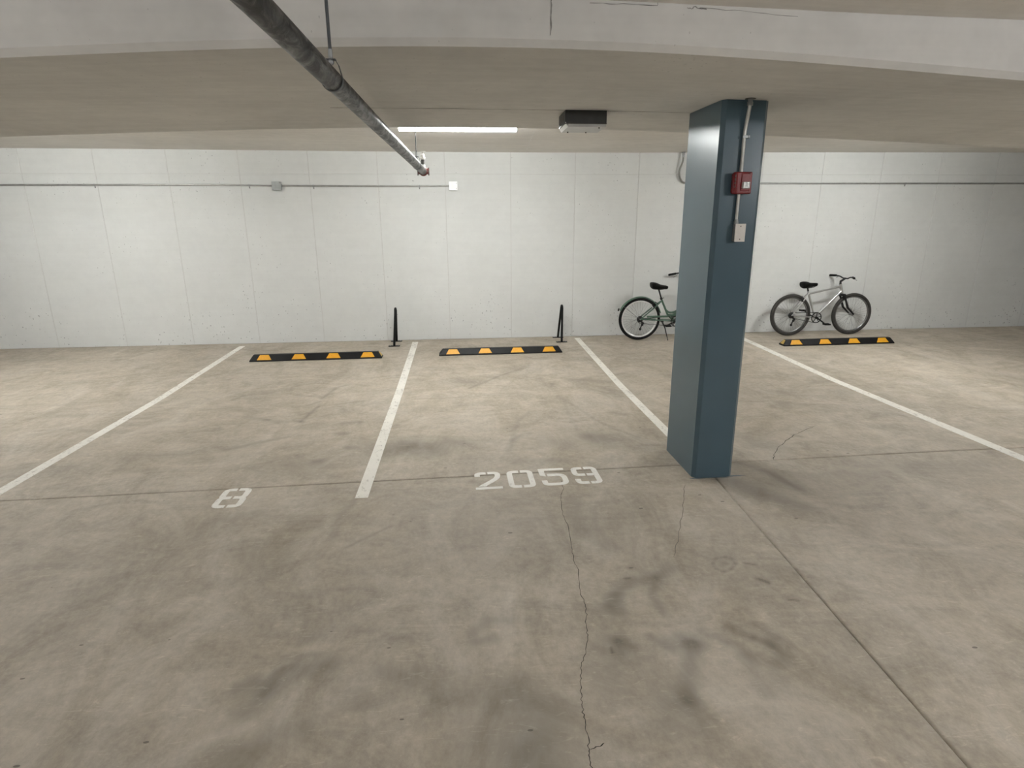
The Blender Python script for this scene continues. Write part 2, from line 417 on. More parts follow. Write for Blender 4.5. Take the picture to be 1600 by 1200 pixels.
# soot, scuff marks and broad darker patches on the slab: (points in metres on the floor, width, strength)
FLOOR_MARKS = [
([(-2.6,3.35),(1.6,3.35)], 0.9, 0.09),  # broad soft darker band across the stall mouths
([(-2.2,4.7),(1.5,4.75)], 0.5, 0.08),  # broad soft darker band just beyond the cross joint
([(2.1,3.75),(3.6,3.9)], 0.35, 0.14),  # broad soft darker band right of the column front
([(0.74,3.61),(0.71,3.31),(0.76,3.09),(0.83,2.97)], 0.09, 0.16),
([(0.84,3.46),(0.81,3.2),(0.88,2.99)], 0.04, 0.12),
([(1.13,2.76),(1.02,2.68),(0.86,2.65),(0.73,2.53),(0.69,2.42)], 0.07, 0.3),
([(1.02,2.68),(0.94,2.53),(0.95,2.38)], 0.05, 0.28),
([(0.76,2.53),(0.74,2.41),(0.7,2.46)], 0.06, 0.22),
([(0.66,2.21),(0.67,2.13)], 0.045, 0.25),
([(0.68,2.21),(0.73,2.16)], 0.045, 0.25),
([(0.83,2.22),(0.9,2.13)], 0.045, 0.25),
([(0.96,2.22),(1.0,2.16)], 0.045, 0.25),
([(1.08,2.24),(1.16,2.15)], 0.045, 0.25),
([(1.22,2.25),(1.29,2.17)], 0.045, 0.25),
([(1.35,2.26),(1.41,2.16)], 0.045, 0.25),
([(1.31,2.17),(1.36,2.11)], 0.045, 0.25),
([(1.36,2.13),(1.38,2.05)], 0.045, 0.25),
([(1.01,2.16),(0.93,2.0),(0.86,1.85)], 0.08, 0.36),
([(0.9,2.17),(1.03,2.14)], 0.07, 0.25),
([(0.63,2.18),(0.57,2.04),(0.59,1.94)], 0.16, 0.2),
([(0.78,2.07),(0.78,1.93)], 0.12, 0.15),
([(0.77,1.81),(0.75,1.72)], 0.1, 0.22),
([(0.87,1.81),(0.87,1.7)], 0.1, 0.22),
([(1.19,2.14),(1.21,2.03),(1.19,1.91),(1.19,1.84)], 0.06, 0.2),
([(1.24,2.06),(1.3,1.99),(1.27,1.89)], 0.08, 0.18),
([(1.34,2.02),(1.42,1.98)], 0.06, 0.15),
([(1.5,2.76),(1.45,2.71)], 0.018, 0.22),
([(1.45,2.71),(1.4,2.69)], 0.018, 0.22),
([(1.4,2.69),(1.37,2.72)], 0.018, 0.22),
([(1.37,2.72),(1.37,2.77)], 0.018, 0.22),
([(1.37,2.77),(1.41,2.82)], 0.018, 0.22),
([(1.41,2.82),(1.47,2.83)], 0.018, 0.22),
([(1.47,2.83),(1.5,2.81)], 0.018, 0.22),
([(1.5,2.81),(1.5,2.76)], 0.018, 0.22),
([(1.42,2.77),(1.45,2.76)], 0.03, 0.15),
([(0.84,2.68),(0.87,2.68)], 0.014, 0.5),
([(1.56,2.6),(1.59,2.57)], 0.014, 0.5),
([(1.55,2.76),(1.6,2.74)], 0.014, 0.5),
([(1.62,2.42),(1.66,2.41)], 0.014, 0.5),
([(0.63,2.16),(0.63,2.13)], 0.014, 0.5),
([(0.16,1.96),(0.23,1.86),(0.19,1.65)], 0.2, 0.2),
([(0.34,1.8),(0.26,1.6)], 0.2, 0.18),
([(-0.77,3.79),(-0.84,3.56),(-0.83,3.29)], 0.06, 0.16),
([(-0.72,3.15),(-0.62,3.25),(-0.49,3.38)], 0.02, 0.22),
([(-0.89,1.96),(-0.84,2.05),(-0.78,2.12),(-0.73,2.15),(-0.64,2.18)], 0.11, 0.3),
([(-0.85,2.04),(-0.83,2.16),(-0.77,2.19)], 0.05, 0.22),
([(-0.97,2.07),(-0.92,2.1)], 0.07, 0.3),
([(-0.0,2.32),(0.09,2.41),(0.19,2.39)], 0.06, 0.26),
([(0.02,2.26),(0.1,2.28)], 0.06, 0.28),
([(-0.39,2.12),(-0.29,2.07),(-0.24,2.08)], 0.09, 0.24),
([(-0.48,1.99),(-0.42,1.94)], 0.08, 0.2),
([(-0.74,1.85),(-0.65,1.86)], 0.12, 0.2),
([(-0.1,1.99),(0.13,1.91)], 0.2, 0.2),
([(-0.9,1.75),(-0.83,1.75)], 0.15, 0.25),
([(-0.82,2.24),(-0.7,2.25)], 0.04, 0.2),
([(-0.78,2.33),(-0.68,2.39)], 0.05, 0.16),
([(-0.01,1.71),(0.14,1.67)], 0.2, 0.2),
([(-1.59,3.58),(-1.44,3.65)], 0.12, 0.15),
([(-1.29,3.12),(-1.11,2.94)], 0.14, 0.1),
([(0.06,6.56),(0.24,6.77),(0.46,7.06),(0.65,7.24),(0.84,7.42)], 0.035, 0.3),
([(-0.53,6.19),(-0.14,6.2),(0.17,6.21)], 0.03, 0.24),
([(0.36,4.55),(0.43,4.88),(0.51,5.33),(0.67,5.62)], 0.05, 0.14),
([(0.42,4.81),(0.52,4.94),(0.59,4.97)], 0.05, 0.2),
([(1.04,6.14),(1.18,5.71),(1.28,5.29),(1.38,5.04),(1.56,4.76)], 0.03, 0.18),
([(1.08,5.92),(1.05,5.45),(1.04,5.03)], 0.04, 0.14),
([(1.13,4.84),(1.23,4.72)], 0.22, 0.3),
([(0.74,4.77),(0.88,4.62)], 0.2, 0.18),
([(-0.43,4.76),(-0.29,4.68)], 0.25, 0.28),
([(-0.14,4.86),(-0.04,4.78)], 0.15, 0.2),
([(0.39,4.33),(0.79,4.32)], 0.1, 0.15),
([(1.5,5.49),(1.6,5.43)], 0.08, 0.2),
([(-0.07,5.89),(0.24,6.01)], 0.12, 0.14),
([(1.31,6.81),(1.79,6.65)], 0.1, 0.2),
([(-0.24,6.82),(0.14,6.81)], 0.06, 0.15),
([(-1.6,5.53),(-1.57,5.82),(-1.54,6.05)], 0.03, 0.3),
([(-1.65,6.09),(-1.57,6.21)], 0.04, 0.32),
([(-1.57,6.31),(-1.53,6.58),(-1.49,6.74),(-1.37,6.85)], 0.035, 0.3),
([(-1.9,6.49),(-1.57,6.37)], 0.02, 0.22),
([(-2.06,4.84),(-1.94,4.91),(-1.82,5.0),(-1.61,5.11)], 0.05, 0.24),
([(-2.19,5.75),(-1.95,5.61),(-1.75,5.55)], 0.08, 0.2),
([(-1.97,5.64),(-1.93,5.63)], 0.03, 0.35),
([(-1.19,5.45),(-1.03,5.47)], 0.06, 0.3),
([(-1.17,5.14),(-1.08,5.15)], 0.06, 0.3),
([(-1.01,4.79),(-0.96,4.79)], 0.06, 0.3),
([(-1.22,4.5),(-1.18,4.51)], 0.06, 0.3),
([(-1.64,5.56),(-1.58,5.53)], 0.06, 0.3),
([(-2.55,6.37),(-2.47,6.55),(-2.38,6.56)], 0.05, 0.25),
([(-2.93,7.21),(-2.88,7.25)], 0.05, 0.3),
([(-1.41,4.46),(-1.13,4.35)], 0.25, 0.2),
([(-0.69,4.72),(-0.57,4.77)], 0.25, 0.22),
([(-2.46,6.05),(-2.19,5.93)], 0.2, 0.12),
([(-1.37,6.08),(-1.09,6.18)], 0.04, 0.2),
([(2.17,4.15),(2.32,3.93),(2.39,3.63)], 0.07, 0.3),
([(1.97,3.8),(2.08,3.59),(2.24,3.37)], 0.16, 0.28),  # darker patch off the column's front right corner
([(2.45,4.7),(2.58,4.58)], 0.2, 0.22),
([(2.96,4.69),(3.0,4.65)], 0.05, 0.3),
([(2.47,4.48),(2.72,4.39)], 0.15, 0.15),
([(1.55,2.61),(1.59,2.57)], 0.025, 0.4)]


def mark_field(X, Y):
    S = np.zeros_like(X)
    for pts, w, s in FLOOR_MARKS:
        d = np.full_like(X, 1e9)
        for (ax, ay), (bx, by) in zip(pts[:-1], pts[1:]):
            L2 = (bx - ax) ** 2 + (by - ay) ** 2 + 1e-9
            t = np.clip(((X - ax) * (bx - ax) + (Y - ay) * (by - ay)) / L2, 0, 1)
            d = np.minimum(d, np.hypot(X - ax - t * (bx - ax), Y - ay - t * (by - ay)))
        S += s * np.exp(-(d / (w * 0.62)) ** 2)
    return np.clip(S, 0, 0.6)

def lin(a, b, step):
    return list(np.linspace(a, b, max(2, int(round((b - a) / step)) + 1)))

def slab(us, vs_, fx, fy, parent):
    """a floor slab as a grid with its soot marks and darker patches stored per vertex and its edges turned down into the joints"""
    U, V = np.meshgrid(np.array(us), np.array(vs_))
    X = fx(U, V); Y = fy(U, V)
    Z = np.maximum(0, Y - 6.5) * 0.026
    ny, nx = X.shape
    st = mark_field(X, Y)
    co = np.stack([X, Y, Z], -1).reshape(-1, 3)
    idx = np.arange(nx * ny).reshape(ny, nx)
    q = np.stack([idx[:-1, :-1], idx[:-1, 1:], idx[1:, 1:], idx[1:, :-1]], -1).reshape(-1, 4)
    rim = np.concatenate([idx[0, :], idx[1:, -1], idx[-1, -2::-1], idx[-2:0:-1, 0]])
    low = co[rim].copy(); low[:, 2] -= 0.03
    k = len(rim); b0 = len(co)
    a = np.arange(k)
    skirt = np.stack([rim, b0 + a, b0 + (a + 1) % k, np.roll(rim, -1)], -1)
    co = np.concatenate([co, low]); q = np.concatenate([q, skirt])
    stv = np.concatenate([st.reshape(-1), np.zeros(k)])
    me = bpy.data.meshes.new('floor_slab')
    me.vertices.add(len(co)); me.vertices.foreach_set('co', co.astype(np.float32).ravel())
    me.loops.add(q.size); me.loops.foreach_set('vertex_index', q.astype(np.int32).ravel())
    me.polygons.add(len(q)); me.polygons.foreach_set('loop_start', np.arange(0, q.size, 4, dtype=np.int32))
    me.update(calc_edges=True)
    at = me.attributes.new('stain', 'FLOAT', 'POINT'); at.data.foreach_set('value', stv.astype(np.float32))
    me.materials.append(M['floor'])
    o = bpy.data.objects.new('floor_slab', me); C.objects.link(o); o.parent = parent
    return o

g = MB()
ys = [YB, 6.5, WALL_Y + 0.1]
for a, b in zip(ys[:-1], ys[1:]):
    g.add([(X0, a, fz(a) - 0.02), (X1, a, fz(a) - 0.02), (X1, b, fz(b) - 0.02), (X0, b, fz(b) - 0.02)], [(0, 1, 2, 3)])
floor = tag(g.build('floor', M['subbase']), 'stained grey concrete garage floor with saw-cut joints and a long crack', 'floor', kind='structure')
J = 0.005
xs_r = lin(X0, -5, 1.0)[:-1] + lin(-5, -3.6, 0.06)[:-1] + lin(-3.6, 3.6, 0.02)[:-1] + lin(3.6, 6.5, 0.04)[:-1] + lin(6.5, X1, 1.0)
slab(xs_r, lin(0, 0.465, 0.0038)[:-1] + lin(0.465, 1, 0.008), lambda U, V: U,
     lambda U, V: (lambda j: j + J + V * (WALL_Y - j - J))(4.0855 + 0.0269 * np.clip(U, -3, 4)), floor)
ys_f = lin(YB, 1.1, 0.8)[:-1] + lin(1.1, 3.7, 0.012)[:-1] + lin(3.7, 5.0, 0.012)
def squash(U, V):
    j = 4.0855 + 0.0269 * np.clip(U, -3, 4) - J
    return np.where(V <= 3.7, V, 3.7 + (V - 3.7) / 1.3 * (j - 3.7))
us_l = lin(0, 0.72, 0.08)[:-1] + lin(0.72, 1, 0.00085)
def fx_l(U, V):
    Yv = np.where(V <= 3.7, V, 3.7 + (V - 3.7) / 1.3 * 0.43)
    xr = 1.645 + 0.0585 * Yv - J
    return X0 + U * (xr - X0)
slab(us_l, ys_f, fx_l, lambda U, V: squash(fx_l(U, V), V), floor)
us_rr = lin(0, 0.14, 0.0012)[:-1] + lin(0.14, 1, 0.08)
def fx_r(U, V):
    Yv = np.where(V <= 3.7, V, 3.7 + (V - 3.7) / 1.3 * 0.43)
    xl = 1.645 + 0.0585 * Yv + J
    return xl + U * (X1 - xl)
slab(us_rr, ys_f, fx_r, lambda U, V: squash(fx_r(U, V), V), floor)

def ribbon(name, pts, w, mat, parent, z=0.0006, jitter=0.0, sub=1, seed=1):
    """a hairline crack lying in the floor surface"""
    rnd = random.Random(seed)
    P = [Vector((x, y, 0)) for x, y in pts]
    Q = []
    for a, b in zip(P[:-1], P[1:]):
        for k in range(sub):
            Q.append(a.lerp(b, k / sub))
    Q.append(P[-1])
    g = MB(); V = []
    for i, p in enumerate(Q):
        t = (Q[min(i + 1, len(Q) - 1)] - Q[max(i - 1, 0)]).normalized()
        n = Vector((-t.y, t.x, 0))
        c = p + n * rnd.uniform(-jitter, jitter)
        ww = w * rnd.uniform(0.45, 1.0) * (0.25 if i in (0, len(Q) - 1) else 1)
        V += [c + n * ww / 2 + Vector((0, 0, z + fz(c.y))), c - n * ww / 2 + Vector((0, 0, z + fz(c.y)))]
    g.add(V, [(2 * i, 2 * i + 1, 2 * i + 3, 2 * i + 2) for i in range(len(Q) - 1)])
    return g.build(name, mat, parent)

ribbon('crack', [(0.712,3.96),(0.700,3.812),(0.66,3.691),(0.64,3.548),(0.627,3.395),(0.636,3.285),(0.61,3.034),(0.598,2.851),(0.603,2.787),(0.576,2.585),(0.578,2.479),(0.568,2.405),(0.548,2.313),(0.543,2.246),(0.509,2.145),(0.474,2.07),(0.456,1.997),(0.441,1.912),(0.433,1.847),(0.428,1.786),(0.425,1.727),(0.421,1.672),(0.414,1.632),(0.41,1.581),(0.40,1.45),(0.41,1.3),(0.38,1.1)],
       0.004, M['crack'], floor, jitter=0.005, sub=5, seed=3)
ribbon('crack', [(0.421,1.655),(0.445,1.662),(0.46,1.665),(0.481,1.676)], 0.005, M['crack'], floor, jitter=0.002, sub=3, seed=4)
ribbon('crack', [(2.487,4.165),(2.54,4.25),(2.599,4.335),(2.692,4.443),(2.86,4.596),(2.98,4.698),(3.063,4.757),(3.3,4.9)], 0.006, M['crack'], floor, jitter=0.006, sub=4, seed=5)
ribbon('crack', [(1.6,3.786),(1.525,3.605),(1.425,3.378),(1.281,3.063),(1.175,2.861)], 0.005, M['crack_faint'], floor, jitter=0.006, sub=5, seed=6)
ribbon('crack', [(1.35,8.33),(1.45,8.36),(1.52,8.42),(1.62,8.45)], 0.012, M['crack_faint'], floor, jitter=0.005, sub=3, seed=8)

# back wall: cast panels a metre wide with shallow joints
g = MB().box(X0, X1, WALL_Y + 0.004, WALL_Y + 0.25, -0.1, 3.1)
wall_back = tag(g.build('wall_back', M['wall_joint']), 'white painted concrete back wall of cast panels', 'wall', kind='structure')
def panel_mesh(w, h):
    c = 0.0015; t = 0.02
    g = MB()
    g.add([(0, 0, 0), (w, 0, 0), (w, 0, h), (0, 0, h),
           (-c, c, -c), (w + c, c, -c), (w + c, c, h + c), (-c, c, h + c),
           (-c, t, -c), (w + c, t, -c), (w + c, t, h + c), (-c, t, h + c)],
          [(0, 1, 2, 3), (4, 5, 1, 0), (5, 6, 2, 1), (6, 7, 3, 2), (7, 4, 0, 3),
           (8, 9, 5, 4), (9, 10, 6, 5), (10, 11, 7, 6), (11, 8, 4, 7)])
    me = g.mesh('wall_panel'); me.materials.append(M['wall'])
    return me
PW = 0.9945
low_me = panel_mesh(PW - 0.013, 2.585 + 0.05); up_me = panel_mesh(PW - 0.013, 0.40)
rj = random.Random(5)
for k in range(-12, 15):
    for me, z in ((low_me, -0.05), (up_me, 2.594)):
        o = bpy.data.objects.new('wall_panel', me); C.objects.link(o)
        o.parent = wall_back
        o.location = (-0.19 + k * PW + 0.0065, WALL_Y - rj.uniform(0, 0.0015), z)
for nm, bx, lb in (('wall_left', (X0 - 0.25, X0, YB, WALL_Y + 0.25), 'white concrete side wall to the left'),
                   ('wall_right', (X1, X1 + 0.25, YB, WALL_Y + 0.25), 'white concrete side wall to the right'),
                   ('wall_front', (X0, X1, YB - 0.25, YB), 'white concrete wall across the driving aisle')):
    tag(MB().box(*bx, -0.1, 3.1).build(nm, M['wall']), lb, 'wall', kind='structure')

# ceiling slab and the wide dropped beam that the column carries
def softlim(d, lim):
    return lim * math.tanh(d / lim) if abs(d) > 0 else 0.0
def beam_z(x, y):
    t = max(0.0, min(1.0, (y - 2.85) / 2.45))
    c = 0.0215 * (1 - t) * (1 - 2 * t) + 4 * t * (1 - t) * 0.0052 + 0.0083 * t * (2 * t - 1)
    lim = 2.2 + 1.6 * t
    d = softlim(x - 0.22, lim * 1.6)
    return 2.612 + 0.028 * t - c * d * d
def ceil_z(x, y):
    d = softlim(x - 0.25, 1.6)
    zf = 2.800 - 0.018 * d * d
    e = softlim(x - 0.9, 5.0)
    zr = 2.898 + 0.0015 * e * e
    t = max(0.0, min(1.0, (y - 3.0) / 2.0))
    return zf + (zr - zf) * t
xs_c = lin(X0, -4, 1.0)[:-1] + lin(-4, 6, 0.1)[:-1] + lin(6, X1, 1.0)
def sheet(name, xs, ys, zf, mat, label):
    g = MB()
    V = [(x, y, zf(x, y)) for y in ys for x in xs]
    nx = len(xs)
    F = [(j * nx + i, (j + 1) * nx + i, (j + 1) * nx + i + 1, j * nx + i + 1) for j in range(len(ys) - 1) for i in range(nx - 1)]
    g.add(V, F, True)
    # closed top, so that the slab has thickness
    g.add([(xs[0], ys[0], 3.2), (xs[-1], ys[0], 3.2), (xs[-1], ys[-1], 3.2), (xs[0], ys[-1], 3.2)], [(0, 1, 2, 3)])
    return tag(g.build(name, mat), label, 'ceiling', kind='structure')
ceiling_aisle = sheet('ceiling', xs_c, lin(YB - 0.2, 2.5, 1.0)[:-1] + lin(2.5, 3.0, 0.25), ceil_z, M['ceiling'], 'bare concrete ceiling over the aisle in front of the beam')
ceiling = sheet('ceiling', xs_c, lin(5.2, WALL_Y + 0.2, 0.25), ceil_z, M['ceiling'], 'bare concrete ceiling between the beam and the back wall')
g = MB(); V = []; F = []
BY0, BY1 = 2.85, 5.30
for x in xs_c:
    prof = [(BY0, 3.0), (BY0, beam_z(x, BY0) + 0.028), (BY0 + 0.026, beam_z(x, BY0))]
    prof += [(y, beam_z(x, y)) for y in np.linspace(BY0 + 0.1, BY1 - 0.1, 12)]
    prof += [(BY1 - 0.012, beam_z(x, BY1)), (BY1, beam_z(x, BY1) + 0.012), (BY1, 3.0)]
    V += [(x, y, z) for y, z in prof]
n = len(prof)
for i in range(len(xs_c) - 1):
    for k in range(n - 1):
        F.append((i * n + k, i * n + k + 1, (i + 1) * n + k + 1, (i + 1) * n + k))
beam = tag(g.add(V, F).build('ceiling_beam', M['beam']), 'wide dropped concrete beam carried by the blue column', 'beam', kind='structure')
def seam(xs, yf, w, mat, name='form_seam', zf=beam_z, off=0.0012, parent=None):
    g = MB(); V = []
    rnd = random.Random(int(abs(xs[0]) * 100))
    for x in xs:
        y = yf(x) + rnd.uniform(-0.003, 0.003); ww = w * rnd.uniform(0.35, 1.0)
        V += [(x, y - ww / 2, zf(x, y) - off), (x, y + ww / 2, zf(x, y) - off)]
    g.add(V, [(2 * i, 2 * i + 1, 2 * i + 3, 2 * i + 2) for i in range(len(xs) - 1)])
    return g.build(name, mat, parent or beam)
seam(lin(-0.85, 1.70, 0.05), lambda x: 4.40 + 0.01 * x, 0.013, M['seam'])
# form marks on the front of the beam
def face_mark(pts, w, mat=None, seed=1):
    rnd = random.Random(seed); g = MB(); V = []
    P = [Vector((x, 0, z)) for x, z in pts]; Q = []
    for a, b in zip(P[:-1], P[1:]):
        Q += [a.lerp(b, k / 5) for k in range(5)]
    Q.append(P[-1])
    for i, p in enumerate(Q):
        t = (Q[min(i + 1, len(Q) - 1)] - Q[max(i - 1, 0)]).normalized(); nn = Vector((-t.z, 0, t.x))
        c = p + nn * rnd.uniform(-0.002, 0.002); ww = w * rnd.uniform(0.4, 1)
        for s_ in (1, -1):
            q = c + nn * ww / 2 * s_
            V.append((q.x, BY0 - 0.001, q.z))
    g.add(V, [(2 * i, 2 * i + 1, 2 * i + 3, 2 * i + 2) for i in range(len(Q) - 1)])
    return g.build('form_seam', mat or M['face_seam'], beam)
face_mark([(0.430, 2.80), (0.428, 2.735), (0.428, 2.655)], 0.008, seed=2)
face_mark([(0.60, 2.786), (0.75, 2.784), (0.905, 2.781), (0.906, 2.797)], 0.004, seed=3)
face_mark([(1.04, 2.777), (1.06, 2.772), (1.075, 2.782), (1.09, 2.774), (1.13, 2.772)], 0.006, seed=4)
face_mark([(1.10, 2.777), (1.30, 2.768), (1.56, 2.752)], 0.003, seed=5)
# pale joint across the rear ceiling bay
g = MB(); V = []
for k in range(24):
    t = k / 23; x = 0.85 + (1.03 - 0.85) * t; y = 6.35 + 2.93 * t
    w_ = 0.012 if k % 3 else 0.004
    V += [(x - w_, y, ceil_z(x, y) - 0.0012), (x + w_, y, ceil_z(x, y) - 0.0012)]
g.add(V, [(2 * i, 2 * i + 1, 2 * i + 3, 2 * i + 2) for i in range(23)]).build('form_seam', M['pale_seam'], ceiling)

# ================================================================ lamps
def strip_light(x, y, z_top, label, lens_mat, length=1.22, stem=0.0, rot=0.0):
    """surface or stem mounted strip: channel, wrap-round lens, end caps"""
    t = thing('strip_light', label, 'light', (x, y, z_top), (0, 0, rot), 'linear ceiling lights of the garage')
    h = length / 2
    ex, ez, en = (0, 1, 0), (0, 0, 1), (1, 0, 0)
    MB().prism([(-0.032, -stem), (-0.032, -stem - 0.045), (0.032, -stem - 0.045), (0.032, -stem)], ex, ez, en, (-h, 0, 0), length).build('housing', M['fixture'], t)
    prof = [(-0.045, -0.030), (-0.055, -0.050), (-0.055, -0.085), (-0.040, -0.112), (0.0, -0.122), (0.040, -0.112), (0.055, -0.085), (0.055, -0.050), (0.045, -0.030)]
    prof = [(p, q - stem) for p, q in prof]
    inner = [(0.031, -0.030 - stem), (0.031, -0.046 - stem), (-0.031, -0.046 - stem), (-0.031, -0.030 - stem)]
    MB().prism(prof + inner, ex, ez, en, (-h + 0.012, 0, 0), length - 0.024).build('lens', lens_mat, t)
    for s_ in (-1, 1):
        cap = [(-0.050, -0.024), (-0.060, -0.050), (-0.060, -0.088), (-0.043, -0.116), (0.0, -0.126), (0.043, -0.116), (0.060, -0.088), (0.060, -0.050), (0.050, -0.024)]
        MB().prism([(p, q - stem) for p, q in cap], ex, ez, en, (s_ * h - (0.012 if s_ > 0 else 0.0), 0, 0), 0.012).build('end_cap', M['fixture'], t)
        if stem:
            MB().tube([(s_ * h * 0.7, 0, 0.0), (s_ * h * 0.7, 0, -stem)], 0.008, 8).build('stem', M['fixture'], t)
    return t
strip_light(0.02, 6.45, ceil_z(0.02, 6.45), 'lit white linear ceiling lamp behind the beam, left of the grey box', M['led'])
strip_light(5.7, 6.45, ceil_z(5.7, 6.45), 'lit linear ceiling lamp over the stall of the silver bicycle', M['led'])
strip_light(-5.1, 6.45, ceil_z(-5.1, 6.45), 'lit linear ceiling lamp over the far left stalls', M['led'])
strip_light(4.6, 0.1, ceil_z(4.6, 0.1), 'lit linear aisle lamp in front of the blue column', M['led_aisle'], stem=0.05, rot=math.pi / 2)
strip_light(-4.9, -1.2, ceil_z(-4.9, -1.2), 'lit linear aisle lamp left of the steel pipe', M['led_aisle'], stem=0.05)
strip_light(0.6, -6.4, ceil_z(0.6, -6.4), 'lit linear lamp over the far side of the aisle', M['led_aisle'], stem=0.05)

# ================================================================ column
col = thing('column', 'blue-grey painted concrete column with chamfered corners', 'column', (1.853, 4.185, 0))
hw, hd, ch = 0.155, 0.295, 0.026
poly = [(-hw + ch, -hd), (hw - ch, -hd), (hw, -hd + ch), (hw, hd - ch), (hw - ch, hd), (-hw + ch, hd), (-hw, hd - ch), (-hw, -hd + ch)]
MB().prism(poly, (1, 0, 0), (0, 1, 0), (0, 0, 1), (0, 0, 0.0), 2.66).build('shaft', M['column'], col)
def blob(cx, cy, rx, ry, seed, n=14):
    r = random.Random(seed)
    return [(cx + rx * math.cos(2 * math.pi * k / n) * r.uniform(0.6, 1.1), cy + ry * math.sin(2 * math.pi * k / n) * r.uniform(0.6, 1.1)) for k in range(n)]
for q, (bx, by, rx, ry) in enumerate([(0.19, -0.29, 0.08, 0.010), (-0.10, -0.302, 0.09, 0.012), (0.05, -0.305, 0.10, 0.010)]):
    MB().prism(blob(bx, by, rx, ry, q), (1, 0, 0), (0, 1, 0), (0, 0, 1), (0, 0, 0.0002), 0.0008).build('paint_smear', M['column'], col)

CFY = 4.185 - hd          # front face of the column
# ---- alarm with its conduit and blank box
al = thing('fire_alarm_strobe', 'red fire alarm sounder with clear strobe lens on the blue column', 'fire alarm', (1.846, CFY, 2.103))
MB().box(-0.052, 0.056, -0.032, 0, -0.060, 0.062).build('back_box', M['red'], al, 0.006)
MB().prism([(-0.060, -0.030), (-0.060, -0.052), (-0.046, -0.068), (0.054, -0.068), (0.064, -0.056), (0.064, -0.030)],
           (1, 0, 0), (0, 1, 0), (0, 0, 1), (0, 0, -0.068), 0.136).build('cover', M['red'], al, 0.008, 3)
MB().box(-0.016, 0.046, -0.073, -0.060, -0.052, 0.060).build('face_ridge', M['red'], al, 0.006)
ln = MB().prism([(-0.012, -0.07), (0.044, -0.07), (0.038, -0.088), (-0.006, -0.088)], (1, 0, 0), (0, 1, 0), (0, 0, 1), (0, 0, -0.036), 0.042).build('strobe_lens', M['lens'], al, 0.004)
for k in range(4):
    MB().box(-0.006 + 0.012 * k, -0.004 + 0.012 * k, -0.0895, -0.087, -0.030, 0.001).build('lens_rib', M['zinc'], ln)
for k in range(4):
    MB().box(-0.055, -0.051, -0.0665, -0.056, -0.03 + 0.022 * k, -0.016 + 0.022 * k).build('side_slot', M['screw'], al)

cd = thing('alarm_conduit', 'bare metal conduit running down the column from beam to fire alarm', 'conduit', (1.849, CFY, 2.16))
MB().tube(spline([(0, -0.016, 0.0), (0, -0.016, 0.14), (0, -0.018, 0.26), (0.001, -0.040, 0.36), (0.002, -0.048, 0.41), (0.002, -0.048, 0.455)], 5), 0.0115, 12).build('tube', M['conduit_bright'], cd)
MB().lathe([(0.018, 0.0), (0.018, 0.022), (0.014, 0.026), (0.014, 0.05)], (0.002, -0.048, 0.405), (0, 0, 1), 10).build('connector', M['zinc'], cd)
MB().lathe([(0.033, 0.0), (0.033, 0.008)], (0.002, -0.048, 0.444), (0, 0, 1), 16).build('flange', M['screw'], cd)
st = MB().box(-0.016, 0.030, -0.0325, -0.0295, 0.218, 0.234); st.box(0.012, 0.030, -0.030, -0.001, 0.218, 0.234)
st = st.build('strap', M['zinc'], cd, 0.001)
MB().lathe([(0.006, 0), (0.006, 0.004)], (0.023, -0.0325, 0.226), (0, -1, 0), 8).build('screw', M['zinc'], st)
cd2 = thing('short_conduit', 'short metal conduit on the column between fire alarm and blank box', 'conduit', (1.846, CFY, 1.846))
MB().tube([(0, -0.018, 0.012), (0, -0.018, 0.19)], 0.0105, 12).build('tube', M['conduit_bright'], cd2)
MB().lathe([(0.016, 0), (0.016, 0.014), (0.013, 0.018), (0.013, 0.03)], (0, -0.018, 0.0), (0, 0, 1), 10).build('connector', M['zinc'], cd2)
bb = thing('blank_box', 'pale rectangular blank-plated electrical box under the fire alarm', 'electrical box', (1.866, CFY, 1.789))
MB().box(-0.033, 0.033, -0.045, 0, -0.055, 0.055).build('back_box', M['conduit'], bb, 0.003)
pl = MB().box(-0.036, 0.036, -0.050, -0.045, -0.058, 0.058).build('cover_plate', M['plate'], bb, 0.002)
for s_ in (-1, 1):
    MB().lathe([(0.0038, 0), (0.0038, 0.0015)], (0, -0.050, 0.042 * s_), (0, -1, 0), 8).build('screw', M['screw'], pl)

# ================================================================ sprinkler pipe
PX = lambda y: -0.533 + 0.0295 * y
PZ = 2.38; PR = 0.0365
pipe = thing('sprinkler_pipe', 'dark mottled steel sprinkler pipe hung under the ceiling', 'pipe', (0, 0, PZ))
MB().tube([(PX(y), y, 0) for y in (-8.9, 0, 3, 6.34)], PR, 28).build('tube', M['pipe'], pipe)
e = Vector((PX(6.33), 6.33, 0))
# grooved end cap with its red coupling and bolts
ax = Vector((0.0295, 1, 0)).normalized()
cp = MB().lathe([(PR, -0.03), (0.044, -0.028), (0.046, -0.012), (0.043, 0.0), (0.046, 0.012), (0.044, 0.028), (PR - 0.004, 0.03), (0.02, 0.04)], e, ax, 22).build('end_coupling', M['red_paint'], pipe)
for s_ in (-1, 1):
    g = MB().box(e.x + s_ * 0.041 - 0.012, e.x + s_ * 0.041 + 0.012, e.y - 0.018, e.y + 0.018, 0.004, 0.028)
    g.box(e.x + s_ * 0.041 - 0.012, e.x + s_ * 0.041 + 0.012, e.y - 0.018, e.y + 0.018, -0.028, -0.004)
    g.build('bolt_lug', M['red_paint'], cp, 0.003)
    MB().tube([(e.x + s_ * 0.055, e.y, -0.040), (e.x + s_ * 0.055, e.y, 0.036)], 0.006, 8).build('bolt', M['screw'], cp)
